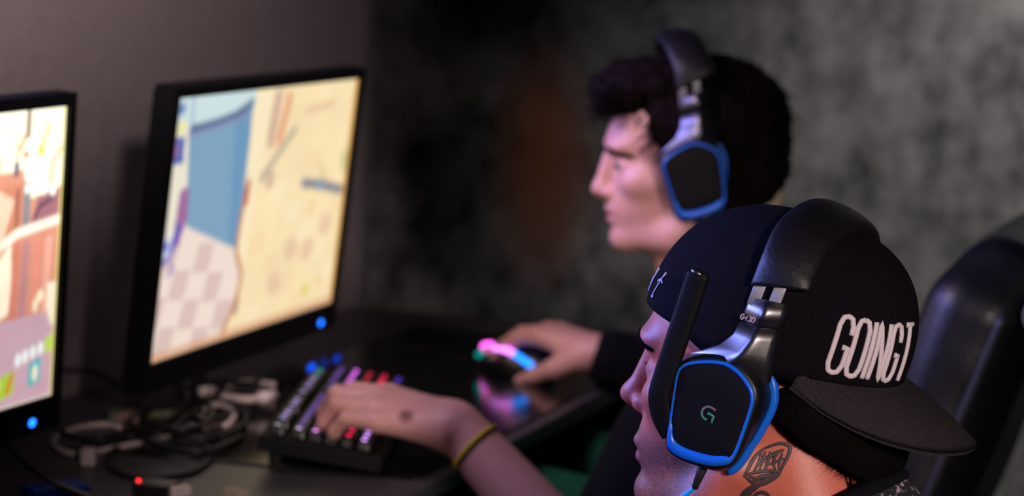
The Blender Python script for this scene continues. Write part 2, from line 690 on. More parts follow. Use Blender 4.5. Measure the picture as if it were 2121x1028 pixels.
def rot_euler(yaw, lean, roll):
    a, b, c = np.radians([yaw, lean, roll])
    Rz = np.array([[math.cos(a), -math.sin(a), 0], [math.sin(a), math.cos(a), 0], [0, 0, 1]])
    Ry = np.array([[math.cos(b), 0, math.sin(b)], [0, 1, 0], [-math.sin(b), 0, math.cos(b)]])
    Rx = np.array([[1, 0, 0], [0, math.cos(c), -math.sin(c)], [0, math.sin(c), math.cos(c)]])
    return Rz @ Ry @ Rx

# ------------------------------------------------------------------ the room
def slab(name, lo, hi, m):
    V, F = box((np.array(lo) + np.array(hi)) / 2, (np.array(hi, float) - np.array(lo)) / 2)
    o = add(name, V, F, m, smooth=False)
    o['kind'] = 'structure'
    return o


slab('floor', (-3.3, -1.3, -0.1), (2.3, 4.7, 0.0), M['floor'])
slab('ceiling', (-3.3, -1.3, 2.7), (2.3, 4.7, 2.8), M['ceiling'])
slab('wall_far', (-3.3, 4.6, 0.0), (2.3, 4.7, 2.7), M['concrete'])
slab('wall_left', (-1.66, -1.2, 0.0), (-1.58, 3.67, 2.7), M['partition'])
slab('wall_right', (2.2, -1.2, 0.0), (2.3, 4.6, 2.7), M['side_wall'])
slab('wall_near', (-3.2, -1.3, 0.0), (2.2, -1.2, 2.7), M['side_wall'])
slab('wall_outer', (-3.3, -1.2, 0.0), (-3.2, 4.6, 2.7), M['side_wall'])
slab('trim_1', (-1.665, 3.67, 0.0), (-1.572, 3.70, 2.7), mat('grey_edge_strip', (0.12, 0.115, 0.115), 0.7))

# ------------------------------------------------------------------ the long desk
DZ = 0.75
DX0, DX1, DY0, DY1 = -1.575, -0.955, 1.05, 3.66
desk = empty('desk', (-1.27, 2.35, 0), 'long dark grey desk running along the partition under both monitors', 'desk')
bevel(add('desk_top', *box(((DX0 + DX1) / 2, (DY0 + DY1) / 2, DZ - 0.011), ((DX1 - DX0) / 2, (DY1 - DY0) / 2, 0.011)), M['desk'], desk, smooth=False), 0.004)
for y in (1.12, 2.28, 3.58):
    bevel(add('side_panel', *box((-1.28, y, (DZ - 0.022) / 2), (0.26, 0.012, (DZ - 0.022) / 2)), M['black'], desk, smooth=False), 0.002)
add('back_rail', *box((-1.52, 2.35, 0.55), (0.01, 1.22, 0.12)), M['black'], desk, smooth=False)

# glossy mat in front of the second monitor
mV, mF = loft([np.array([(-1.40, 2.415, z), (-0.975, 2.455, z), (-0.975, 3.50, z), (-1.40, 3.50, z)]) for z in (DZ + 0.0003, DZ + 0.0035)])
o = bevel(add('desk_mat', mV, mF, M['mat'], smooth=False), 0.0012, 2)
setp(o, 'glossy black desk mat lying under the lit keyboard and the mouse', 'desk mat')


# ------------------------------------------------------------------ pictures on the screens
def lin(*c):
    c = np.array(c, float) / 255.0
    return np.where(c <= 0.04045, c / 12.92, ((c + 0.055) / 1.055) ** 2.4)


def inside(u, v, P):
    r = np.zeros(u.shape, bool)
    n = len(P)
    for i in range(n):
        (x0, y0), (x1, y1) = P[i], P[(i + 1) % n]
        if y0 == y1:
            continue
        c = ((y0 > v) != (y1 > v)) & (u < (x1 - x0) * (v - y0) / (y1 - y0) + x0)
        r ^= c
    return r


def line_d(u, v, P, asp=1.776):
    d = np.full(u.shape, 9.0)
    for (x0, y0), (x1, y1) in zip(P[:-1], P[1:]):
        ax, ay, bx, by = x0 * asp, y0, x1 * asp, y1
        L = (bx - ax) ** 2 + (by - ay) ** 2 + 1e-9
        t = np.clip(((u * asp - ax) * (bx - ax) + (v - ay) * (by - ay)) / L, 0, 1)
        d = np.minimum(d, np.hypot(u * asp - ax - t * (bx - ax), v - ay - t * (by - ay)))
    return d


class Pic:
    def __init__(self, nu, nv, col):
        self.u, self.v = np.meshgrid(np.linspace(0, 1, nu), np.linspace(0, 1, nv))
        self.c = np.ones((nv, nu, 3)) * lin(*col)

    def fill(self, m, col, a=1.0):
        m = np.asarray(m, float)[..., None] * a
        self.c = self.c * (1 - m) + lin(*col) * m
        return self

    def poly(self, P, col, a=1.0):
        return self.fill(inside(self.u, self.v, P), col, a)

    def line(self, P, w, col, a=1.0):
        return self.fill(np.clip((w - line_d(self.u, self.v, P)) / 0.008 + 0.5, 0, 1), col, a)

    def spot(self, x, y, rx, ry, col, a=1.0):
        return self.fill(np.clip((1 - np.hypot((self.u - x) / rx, (self.v - y) / ry)) * 3, 0, 1), col, a)

    def noise(self, f, amp, seed):
        n = wob(np.stack([self.u * 1.776, self.v, self.u * 0], -1), f, seed)
        self.c = np.clip(self.c * (1 + amp * n[..., None]), 0, 1.2)
        return self

    def blur(self, n=1):
        for _ in range(n):
            for ax in (0, 1):
                p = np.concatenate([np.take(self.c, [0], ax), self.c, np.take(self.c, [-1], ax)], ax)
                L = self.c.shape[ax]
                self.c = sum(np.take(p, range(k, k + L), ax) for k in range(3)) / 3
        return self


def picture_room():
    """Cream yard with a blue wall on the left and a chequered floor."""
    p = Pic(300, 170, (247, 224, 178))
    p.noise(5, 0.05, 1).noise(16, 0.03, 4)
    # right wall of pale tiles
    for i in range(6):
        for j in range(7):
            if (i * 7 + j * 5) % 3 == 0:
                p.poly([(0.46 + i * 0.09, 0.30 + j * 0.1), (0.545 + i * 0.09, 0.29 + j * 0.1), (0.545 + i * 0.09, 0.38 + j * 0.1), (0.46 + i * 0.09, 0.39 + j * 0.1)],
                       (242, 212, 168) if (i + j) % 2 else (250, 234, 196), 0.5)
    for q in ((0.80, 0.72), (0.62, 0.83), (0.9, 0.63), (0.7, 0.7)):
        p.spot(*q, 0.05, 0.06, (228, 190, 160), 0.7)
    # chequered floor on the left
    p.poly([(0, 0.52), (0.10, 0.47), (0.39, 0.63), (0.42, 0.76), (0.40, 0.9), (0.34, 1.01), (0, 1.01)], (240, 221, 208))
    for i in range(5):
        for j in range(5):
            if (i + j) % 2 == 0:
                x0, y0 = 0.02 + i * 0.085 - j * 0.022, 0.535 + j * 0.105 + i * 0.022
                if x0 + 0.05 < 0.41 and y0 > 0.49 + x0 * 0.33:
                    p.poly([(x0, y0), (x0 + 0.078, y0 + 0.012), (x0 + 0.055, y0 + 0.125), (x0 - 0.022, y0 + 0.11)], (214, 184, 178), 0.8)
    # left column, sky and the blue wall
    p.poly([(0, 0), (0.40, 0), (0.40, 0.08), (0, 0.14)], (205, 224, 226))
    p.poly([(0, 0.12), (0.09, 0.12), (0.11, 0.50), (0, 0.54)], (236, 228, 208))
    p.poly([(0.075, 0.12), (0.39, 0.06), (0.395, 0.42), (0.388, 0.64), (0.115, 0.50)], (126, 163, 190))
    p.poly([(0.30, 0.10), (0.39, 0.06), (0.395, 0.42), (0.388, 0.64), (0.34, 0.61)], (104, 150, 188), 0.8)
    p.line([(0.09, 0.125), (0.22, 0.115), (0.30, 0.095), (0.385, 0.05)], 0.016, (66, 92, 132), 0.85)
    p.line([(0.08, 0.15), (0.37, 0.10)], 0.010, (150, 140, 180), 0.6)
    p.poly([(0.0, 0.15), (0.06, 0.15), (0.065, 0.25), (0.0, 0.25)], (70, 98, 180))
    p.poly([(0.02, 0.17), (0.04, 0.17), (0.04, 0.23), (0.02, 0.23)], (150, 110, 160))
    p.poly([(0.01, 0.03), (0.05, 0.02), (0.05, 0.06), (0.01, 0.07)], (110, 140, 190))
    p.poly([(0.0, 0.10), (0.06, 0.09), (0.07, 0.13), (0.0, 0.14)], (236, 232, 170))
    p.line([(0.083, 0.0), (0.087, 0.11)], 0.006, (110, 150, 190))
    p.line([(0.0, 0.27), (0.0, 0.5)], 0.02, (236, 190, 120), 0.7)
    p.poly([(0.066, 0.36), (0.11, 0.36), (0.115, 0.47), (0.085, 0.57), (0.055, 0.56)], (160, 108, 158))
    p.spot(0.09, 0.37, 0.024, 0.03, (160, 108, 158))
    p.line([(0.075, 0.5), (0.06, 0.57), (0.03, 0.61)], 0.022, (86, 90, 190), 0.9)
    p.spot(0.028, 0.565, 0.026, 0.05, (210, 215, 240))
    p.spot(0.03, 0.56, 0.012, 0.022, (60, 90, 200))
    p.line([(0.055, 0.62), (0.075, 0.66), (0.045, 0.67)], 0.008, (140, 120, 190), 0.8)
    # the pale pillar and the dark crack under it
    p.poly([(0.40, 0), (0.50, 0), (0.47, 0.30), (0.45, 0.5), (0.44, 0.70), (0.40, 0.66), (0.395, 0.3)], (250, 232, 194))
    p.line([(0.405, 0.40), (0.39, 0.55), (0.388, 0.65), (0.43, 0.75), (0.425, 0.82), (0.40, 0.89), (0.36, 0.98)], 0.016, (196, 132, 92), 0.9)
    p.line([(0.412, 0.38), (0.41, 0.45)], 0.022, (196, 98, 50), 0.9)
    p.line([(0.425, 0.86), (0.42, 0.90)], 0.02, (150, 100, 90), 0.7)
    p.line([(0.52, 0.04), (0.505, 0.22)], 0.030, (190, 150, 140), 0.7)
    p.line([(0.59, 0.05), (0.56, 0.22)], 0.026, (226, 138, 96), 0.8)
    p.line([(0.545, 0.03), (0.53, 0.24)], 0.02, (226, 180, 160), 0.7)
    p.line([(0.64, 0.19), (0.48, 0.37)], 0.020, (176, 164, 146), 0.8)
    p.line([(0.70, 0.115), (0.86, 0.10)], 0.016, (226, 180, 150), 0.6)
    p.spot(0.53, 0.38, 0.03, 0.05, (196, 160, 140), 0.7)
    # weapon-like dash on the right
    p.line([(0.73, 0.425), (0.83, 0.445), (0.98, 0.49)], 0.022, (110, 116, 140), 0.85)
    p.spot(0.84, 0.45, 0.03, 0.025, (120, 160, 190), 0.9)
    p.line([(0.83, 0.36), (0.85, 0.44)], 0.008, (150, 160, 110), 0.7)
    p.line([(0.80, 0.52), (0.80, 0.56)], 0.016, (236, 190, 120), 0.7)
    p.spot(0.98, 0.36, 0.03, 0.06, (160, 184, 130), 0.7)
    p.poly([(0.80, 0.87), (0.84, 0.87), (0.84, 0.93), (0.80, 0.93)], (226, 208, 110), 0.8)
    p.spot(0.90, 0.88, 0.02, 0.03, (244, 200, 140), 0.7)
    # warm rim of the panel
    for P in ([(1, 0), (1, 1)], [(0, 0.2), (0, 1)]):
        p.line(P, 0.026, (242, 170, 60), 0.9)
    p.line([(0, 1), (1, 1)], 0.03, (216, 160, 120), 0.8)
    return p.blur(2)


def picture_street():
    """Bright street with reddish houses; a row of cards along the bottom."""
    p = Pic(340, 190, (244, 240, 212))
    p.noise(9, 0.04, 2)
    rr = random.Random(3)
    for i in range(16):
        x = 0.02 + i * 0.055
        p.line([(x, 0.02 + 0.2 * rr.random()), (x + 0.03 * rr.random(), 0.15 + 0.2 * rr.random())], 0.006, (200, 180, 110), 0.8)
    p.poly([(0, 0.25), (0.87, 0.20), (0.885, 0.30), (1, 0.285), (1, 0.80), (0, 0.80)], (206, 140, 116))
    p.poly([(0.872, 0.0), (0.886, 0.0), (0.888, 0.09), (0.872, 0.10)], (120, 92, 70), 0.9)
    p.line([(0.868, 0.09), (0.855, 0.13)], 0.008, (190, 150, 100))
    p.line([(0.945, 0.06), (0.93, 0.12), (0.915, 0.14)], 0.007, (190, 176, 90))
    p.spot(0.925, 0.145, 0.012, 0.018, (236, 200, 80))
    p.line([(0.99, 0.14), (0.965, 0.19), (0.96, 0.26)], 0.006, (150, 130, 70))
    p.poly([(0.84, 0.17), (0.853, 0.17), (0.853, 0.22), (0.838, 0.22)], (96, 84, 110))
    p.spot(0.875, 0.15, 0.01, 0.015, (190, 110, 80))
    p.poly([(0.6, 0.28), (0.88, 0.24), (0.88, 0.40), (0.6, 0.44)], (196, 126, 96), 0.7)
    p.line([(0.885, 0.26), (0.886, 0.38)], 0.02, (130, 130, 136))
    p.line([(0.855, 0.27), (0.855, 0.40)], 0.010, (150, 90, 80))
    p.poly([(0.92, 0.30), (1, 0.27), (1, 0.38), (0.90, 0.40)], (156, 104, 110))
    p.line([(0.91, 0.37), (0.93, 0.33), (0.97, 0.31)], 0.007, (80, 60, 80))
    for q in ((0.885, 0.265), (0.925, 0.268), (0.94, 0.272), (0.97, 0.285)):
        p.spot(*q, 0.011, 0.02, (250, 248, 232))
    p.line([(0.0, 0.47), (0.80, 0.45), (0.86, 0.41), (1.0, 0.385)], 0.016, (250, 236, 214))
    p.poly([(0.0, 0.42), (0.80, 0.26), (0.845, 0.30), (0.83, 0.36), (0.80, 0.5), (0, 0.6)], (236, 206, 176), 0.8)
    p.poly([(0.80, 0.50), (0.84, 0.44), (0.85, 0.60), (0.84, 0.68), (0.80, 0.70)], (250, 232, 204))
    for x, c in ((0.86, (206, 120, 100)), (0.89, (176, 124, 130)), (0.93, (226, 140, 120)), (0.965, (236, 170, 150))):
        p.line([(x, 0.46), (x - 0.005, 0.70)], 0.022, c, 0.8)
    p.poly([(0, 0.71), (0.98, 0.70), (1, 0.72), (1, 1), (0, 1)], (196, 160, 172))
    p.noise(30, 0.05, 8)
    p.poly([(0.965, 0.60), (1, 0.60), (1, 0.75), (0.985, 0.75), (0.965, 0.68)], (246, 232, 206))
    p.spot(0.945, 0.64, 0.012, 0.025, (250, 240, 200))
    p.spot(0.93, 0.67, 0.010, 0.03, (246, 230, 200))
    for i, x in enumerate((0.882, 0.905, 0.93, 0.955)):
        p.spot(x, 0.845 - 0.007 * i, 0.012, 0.028, (236, 240, 236))
    p.poly([(0.97, 0.79), (0.998, 0.785), (0.998, 0.84), (0.97, 0.845)], (186, 214, 90))
    p.poly([(0.78, 0.905), (0.872, 0.875), (0.872, 0.955), (0.78, 0.985)], (168, 196, 60))
    p.line([(0.865, 0.895), (0.85, 0.945)], 0.009, (206, 110, 50))
    p.line([(0.82, 0.91), (0.81, 0.96)], 0.012, (236, 240, 150))
    p.poly([(0.918, 0.87), (0.957, 0.855), (0.957, 0.935), (0.918, 0.95)], (40, 176, 186))
    p.spot(0.94, 0.905, 0.012, 0.035, (240, 226, 200))
    for i in range(8):
        p.spot(0.1 + i * 0.09, 0.93, 0.03, 0.035, ((168, 196, 60), (40, 176, 186), (206, 150, 90))[i % 3])
    p.line([(1, 0), (1, 1)], 0.012, (236, 220, 110), 0.7)
    p.c = p.c * (1.45 - 0.45 * bump01((p.v - 0.25) / 0.5))[..., None]      # sky boosted over the ground to throw whiter light on the capped man's face
    return p.blur(1)


SMAT = screen_mat('lit_screen')


def make_monitor(center, ang, pic, label, gain):
    A = rot_euler(*ang)
    c = np.array(center)
    fr = Fr(c, A)
    W, H = 0.5735, 0.3229
    sp, tp, bt = 0.014, 0.014, 0.036
    root = empty('monitor', (c[0] - 0.07, c[1], DZ), label, 'monitor', 'gaming monitors along the partition')
    # bezel: a ring round the screen
    def rect(x, w0, w1, h0, h1):
        return np.array([fr.w(x, w0, h0), fr.w(x, w1, h0), fr.w(x, w1, h1), fr.w(x, w0, h1)])
    w0, w1, h0, h1 = -W / 2, W / 2, -H / 2, H / 2
    V, F = loft([rect(-0.022, w0 - sp, w1 + sp, h0 - bt, h1 + tp), rect(0.005, w0 - sp, w1 + sp, h0 - bt, h1 + tp),
                 rect(0.006, w0 - sp + 0.002, w1 + sp - 0.002, h0 - bt + 0.002, h1 + tp - 0.002),
                 rect(0.006, w0, w1, h0, h1), rect(0.0, w0, w1, h0, h1)], True, False)
    add('bezel', V, F, M['case'], root, smooth=False)
    nv, nu = pic.u.shape
    P = np.stack([np.full(pic.u.size, 0.0005), (pic.u.ravel() - 0.5) * W, (0.5 - pic.v.ravel()) * H], 1)
    i = np.arange(nv * nu).reshape(nv, nu)
    F = np.stack([i[1:, :-1], i[1:, 1:], i[:-1, 1:], i[:-1, :-1]], -1).reshape(-1, 4)
    s = add_np('screen', fr.w(P), F, SMAT, root)
    set_color(s, 'picture', pic.c.reshape(-1, 3) * gain)
    # rounded back shell
    rings = []
    for x, k in ((-0.0225, 0.99), (-0.034, 0.93), (-0.044, 0.80), (-0.050, 0.55)):
        rings.append(rect(x, (w0 - sp) * k, (w1 + sp) * k, (h0 - bt) * k, (h1 + tp) * k))
    add('back_shell', *loft(rings), M['case'], root, smooth=False)
    led = add('power_light', *ball(fr.w(0.0065, W * 0.425, h0 - 0.023), (0.0015, 0.0062, 0.0046), 14, 7, A), glow('blue_power_light', (0.01, 0.16, 1.0), 4.0), root)
    # stand
    nb = fr.w(-0.06, 0, -0.06)
    foot = np.array([nb[0] - 0.03, nb[1], DZ])
    add('stand_neck', *sweep(spline([nb, nb + (-0.03, 0, -0.08), foot + (0, 0, 0.03), foot + (0, 0, 0.005)], 6), 0.026, (1, 0, 0), 16, flat=0.5, power=4), M['black'], root)
    t = np.arange(32) * 2 * math.pi / 32
    def oval(k, z):
        return np.stack([foot[0] + 0.01 + 0.085 * k * np.cos(t), foot[1] + 0.12 * k * np.sin(t), np.full(32, DZ + z)], 1)
    add('stand_base', *loft([oval(1, 0.0005), oval(1, 0.006), oval(0.95, 0.010), oval(0.3, 0.013)]), M['satin'], root)
    return root


make_monitor((-1.3433, 1.9739, 1.0026), (-3.03, 3.39, 0.94), picture_street(), 'black monitor at the left edge, its screen showing a bright street with reddish houses', 1.05)
make_monitor((-1.3289, 2.7706, 1.0089), (1.68, 6.0, 0.31), picture_room(), 'black monitor above the lit keyboard, its screen showing a blue wall and cream floor', 1.0)

# ------------------------------------------------------------------ keyboard
kA = np.array([[-0.29, 0.957, 0], [0.957, 0.29, -0.14], [0, 0, 0]], float)
k_len = nrm(np.array([-0.29, 0.957, 0.0]))
k_dep = nrm(np.array([0.957, 0.29, -0.145]))
k_up = np.cross(k_dep, k_len)
if k_up[2] < 0:
    k_up = -k_up
KB0 = np.array([-1.136, 2.417, 0.794])        # top surface of the plate at the escape-key corner
KA = np.stack([k_len, k_dep, k_up], 1)
KROT = Matrix(np.stack([k_dep, k_len, np.cross(k_dep, k_len)], 1).tolist()).to_quaternion()
kfr = Fr(KB0, KA)
U = 0.01905
kb = empty('keyboard', kfr.w(11 * U, 0.055, -0.02) * (1, 1, 0) + (0, 0, DZ + 0.0035), 'black mechanical keyboard with violet, magenta and red lit keys under the hand', 'keyboard')


def kring(x0, x1, y0, y1, z, r=0.004):
    pts = []
    for cx, cy, a0 in ((x1 - r, y1 - r, 0), (x0 + r, y1 - r, 90), (x0 + r, y0 + r, 180), (x1 - r, y0 + r, 270)):
        for a in (0, 30, 60, 90):
            b = math.radians(a0 + a)
            pts.append(kfr.w(cx + r * math.cos(b), cy + r * math.sin(b), z))
    return np.array(pts)


X0, X1, Y0, Y1 = -0.014, 22.5 * U + 0.004, -0.016, 0.128
add('case', *loft([kring(X0, X1, Y0, Y1, -0.018), kring(X0, X1, Y0, Y1, -0.003), kring(X0 + 0.002, X1 - 0.002, Y0 + 0.002, Y1 - 0.002, 0.0)]), M['case'], kb, smooth=False)
for fx in (0.03, 0.38):
    fb = kfr.w(fx, 0.0, -0.018)
    add('foot', *sweep(np.array([fb + (0, 0, 0.004), (fb[0], fb[1], DZ + 0.0036)]), 0.008, (1, 0, 0), 10), M['rubber'], kb)


def key_mesh(w):
    hw = (w * U - 0.0012) / 2
    hd = (U - 0.0012) / 2
    def rr(k, z):
        a = np.arange(16) * 2 * math.pi / 16 + math.pi / 16
        e = 0.4
        c, s = np.sign(np.cos(a)) * abs(np.cos(a)) ** e, np.sign(np.sin(a)) * abs(np.sin(a)) ** e
        return np.stack([(hw - k) * c, (hd - k) * s, np.full(16, z)], 1)
    V, F = loft([rr(0, 0.0015), rr(0.0008, 0.005), rr(0.0022, 0.0098), rr(0.0032, 0.0105)])
    n = len(V)
    # lit legend: a small rounded sign on the key top
    a = np.arange(12) * 2 * math.pi / 12
    top = np.stack([0.0031 * np.cos(a), 0.0028 * np.sin(a) - 0.001, np.full(12, 0.01085)], 1)
    bot = top.copy()
    bot[:, 2] = 0.0103
    V2, F2 = loft([bot, top])
    V = np.concatenate([V, V2])[:, [1, 0, 2]]
    F = F + [tuple(i + n for i in f) for f in F2]
    me = bpy.data.meshes.new('key')
    me.from_pydata(V.tolist(), [], [f[::-1] for f in F])
    me.materials.append(M['black'])
    me.materials.append(M['black'])
    for i, p in enumerate(me.polygons):
        p.material_index = 1 if i >= len(F) - len(F2) else 0
        p.use_smooth = False
    return me


KEYW = {}
GLOW = {}


def key_glow(col, s):
    k = (col, s)
    if k not in GLOW:
        GLOW[k] = glow('key_light', tuple(lin(*col)), s)
    return GLOW[k]


def rowcol(r, f):
    """Colour and strength of the key light in row r at fraction f along the row."""
    j = rng.random()
    if r == 0:
        if f > 0.74: return ((0, 190, 160), 1.0)
        if f < 0.04: return ((150, 190, 200), 1.0)
        return ((170, 150, 235), 1.0 + 0.3 * j)
    if r == 1:
        if f < 0.04: return ((220, 190, 250), 1.6)
        return ((140, 90, 215), (0.35 if 0.5 < f < 0.7 else 0.8) + 0.3 * j)
    if r == 2:
        return ((230, 110, 255), 2.2 + 0.8 * j) if f > 0.5 else ((240, 150, 255), 2.4)
    if r == 3:
        return ((255, 40, 80), 0.9) if f > 0.1 else ((255, 60, 80), 1.6)
    if r == 4:
        return ((255, 40, 90), 1.6 if f > 0.9 else 2.6)
    return ((120, 70, 255), 1.1) if f > 0.3 else ((215, 150, 255), 3.0)


NUM = [(18.5 + i, 1) for i in range(4)]
ROWS = [
    [(0, 1)] + [(2 + i, 1) for i in range(4)] + [(6.5 + i, 1) for i in range(4)] + [(11 + i, 1) for i in range(4)] + [(15.25 + i, 1) for i in range(3)] + [(18.5 + i, 1) for i in range(2)],
    [(i, 1) for i in range(13)] + [(13, 2)] + [(15.25 + i, 1) for i in range(3)] + NUM,
    [(0, 1.5)] + [(1.5 + i, 1) for i in range(12)] + [(13.5, 1.5)] + [(15.25 + i, 1) for i in range(3)] + NUM,
    [(0, 1.75)] + [(1.75 + i, 1) for i in range(11)] + [(12.75, 2.25)] + NUM,
    [(0, 2.25)] + [(2.25 + i, 1) for i in range(10)] + [(12.25, 2.75), (16.25, 1)] + NUM,
    [(0, 1.25), (1.25, 1.25), (2.5, 1.25), (3.75, 6.25), (10, 1.25), (11.25, 1.25), (12.5, 1.25), (13.75, 1.25)] + [(15.25 + i, 1) for i in range(3)] + [(18.5, 2), (20.5, 1), (21.5, 1)],
]
RY = [0.0, 0.0245, 0.0435, 0.0625, 0.0815, 0.1005]
for r, row in enumerate(ROWS):
    for x, w in row:
        if w not in KEYW:
            KEYW[w] = key_mesh(w)
        o = bpy.data.objects.new('key', KEYW[w])
        COL.objects.link(o)
        o.parent = kb
        o.location = Vector(kfr.w((x + w / 2) * U, RY[r] + 0.002, 0.0) - base_of(kb))
        o.rotation_mode = 'QUATERNION'
        o.rotation_quaternion = KROT
        o.material_slots[1].link = 'OBJECT'
        o.material_slots[1].material = key_glow(*rowcol(r, x / 22.5)) if rng.random() < 0.97 else M['black']

# ------------------------------------------------------------------ mouse with a lit arch
mf = nrm(np.array([-0.90, 0.43, 0]))
MA = np.stack([mf, np.cross(ZUP, mf), ZUP], 1)
mfr = Fr((-1.105, 3.165, DZ + 0.004), MA)
mouse = empty('mouse', mfr.o, 'black gaming mouse with a pink and blue lit arch under a hand', 'mouse')
bl = Blob()
bl.ell((-0.014, 0.002, 0.016), (0.056, 0.038, 0.030), 0.01, mfr).ell((0.03, 0, 0.012), (0.036, 0.030, 0.021), 0.02, mfr).rbox(mfr.w(0, 0, -0.03), (0.1, 0.06, 0.03), 0.001, 0.002, MA, True)
P, F = bl.mesh(mfr.o - (0.1, 0.1, 0.02), mfr.o + (0.1, 0.1, 0.06), 0.0016)
add_np('shell', P, F, M['satin'], mouse)
arch = spline([(0.049, 0.0340, 0.0215), (0.032, 0.0370, 0.0320), (0.008, 0.039, 0.0385), (-0.018, 0.040, 0.0385), (-0.043, 0.0385, 0.0310), (-0.060, 0.033, 0.0210)], 10)
parts_ = [(0, 10, (0, 150, 140), 1.0), (10, 19, (220, 120, 170), 0.9), (19, 35, (235, 130, 255), 2.4), (35, 50, (0, 130, 255), 2.6)]
for a, b, c, s in parts_:
    add('light_strip', *sweep(mfr.w(arch[a:b + 1]), 0.0045, mfr.A[:, 1], 10), glow('mouse_light', tuple(lin(*c)), s), mouse)
add('scroll_wheel', *sweep(mfr.w(np.array([(0.057, 0.000, 0.028), (0.057, 0.012, 0.028)])), 0.0095, (1, 0, 0), 18), glow('pink_wheel_light', tuple(lin(255, 90, 235)), 3.0), mouse)
mc = [mfr.w(0.062, 0, 0.006), mfr.w(0.11, 0.004, 0.0), mfr.w(0.20, -0.03, 0.0), mfr.w(0.26, -0.01, 0.0)]
add('cord', *sweep(spline(mc, 8), 0.0018, ZUP, 8), M['cable_black'], mouse)


# ------------------------------------------------------------------ cables and small things on the desk
def cable(px, r, m, label, z=None, lift=None, name='cable', group=None, closed=False):
    """px: photo points met on the desk level (plus an optional lift per point)."""
    lift = lift or [0] * len(px)
    P = np.array([onz(x, y, DZ + r + 0.0004 + l) for (x, y), l in zip(px, lift)])
    P = spline(P, 8, closed)
    o = add(name, *sweep(P, r, ZUP, 10, closed), m)
    return setp(o, label, 'cable', group)


G = 'cables tangled on the desk'
cable([(250, 886), (215, 880), (165, 886), (122, 902), (112, 920), (132, 936), (165, 941), (200, 936)], 0.0034, M['cable_pale'], 'pale cable curled in a flat loop below the left monitor', group=G)
cable([(188, 938), (230, 930), (280, 920), (320, 912), (352, 900), (392, 882), (420, 862)], 0.0034, M['cable_pale'], 'pale cable running from a square plug towards the keyboard', group=G)
cable([(425, 846), (448, 838), (474, 846), (484, 862), (474, 878), (462, 884)], 0.0036, M['cable_pale'], 'pale cable bent into a small hook beside the keyboard', group=G, lift=[0.012, 0.012, 0.012, 0.01, 0.008, 0.006])
cable([(432, 815), (470, 822), (510, 828), (545, 824)], 0.0046, M['cable_pale'], 'thick pale cable ending in a round plug under the second monitor', group=G, lift=[0.016] * 4)
cable([(455, 802), (490, 794), (530, 792), (568, 798)], 0.0042, M['cable_pale'], 'pale cable arched flat behind the thick pale one', group=G, lift=[0.012] * 4)
cable([(222, 958), (240, 930), (300, 915), (370, 915), (425, 925), (436, 950), (400, 978), (330, 990), (260, 985)], 0.0032, M['cable_black'], 'black cable lying in a wide oval in front of the pale plug', group=G, closed=True)
cable([(88, 840), (112, 880), (150, 905), (210, 912), (280, 905), (350, 930), (430, 935), (500, 905)], 0.0036, M['cable_black'], 'black cable dropping from the left monitor and snaking to the keyboard', group=G, lift=[0.05, 0.02, 0.008, 0.008, 0.008, 0.008, 0.008, 0.004])
cable([(-20, 895), (20, 930), (60, 968), (110, 1000), (180, 1028), (230, 1050)], 0.0036, M['cable_black'], 'black cable crossing over the blue case at the lower left', group=G, lift=[0.012, 0.012, 0.013, 0.0205, 0.0205, 0.012])
cable([(130, 768), (180, 768), (225, 785), (262, 812), (300, 840), (360, 842), (420, 825)], 0.0038, M['cable_black'], 'black cable sagging between the two monitors', group=G, lift=[0.03, 0.03, 0.028, 0.022, 0.02, 0.018, 0.016])
cable([(292, 792), (298, 830), (292, 870), (306, 900), (350, 892), (400, 850), (450, 820), (470, 790)], 0.0036, M['cable_black'], 'black cable hanging under the corner of the second monitor', group=G, lift=[0.05, 0.03, 0.016, 0.012, 0.016, 0.02, 0.022, 0.02])
cable([(330, 878), (380, 905), (450, 905), (505, 880), (500, 850), (440, 868), (380, 870)], 0.0034, M['cable_black'], 'black cable knotted beside the keyboard corner', group=G, closed=True, lift=[0.004, 0.004, 0.004, 0.004, 0.01, 0.016, 0.01])
cable([(350, 814), (400, 802), (450, 793), (520, 794), (560, 784), (600, 764)], 0.0036, M['cable_black'], 'black cable running behind the pale cables along the monitor foot', group=G, lift=[0.02, 0.02, 0.02, 0.016, 0.01, 0.008])
cable([(300, 868), (340, 838), (400, 832), (440, 850), (420, 880), (360, 890)], 0.0030, M['cable_black'], 'thin black cable looped over the green circuit board', group=G, closed=True, lift=[0.030, 0.030, 0.028, 0.034, 0.032, 0.030])


def desk_box(name, px, half, yaw, m, label, cat, bev=0.002, lift=0.0005, group=None):
    c = onz(px[0], px[1], DZ + half[2] + lift)
    a = math.radians(yaw)
    A = np.array([[math.cos(a), -math.sin(a), 0], [math.sin(a), math.cos(a), 0], [0, 0, 1]])
    o = bevel(add(name, *box(c, np.array(half), A), m, smooth=False), bev)
    return setp(o, label, cat, group)


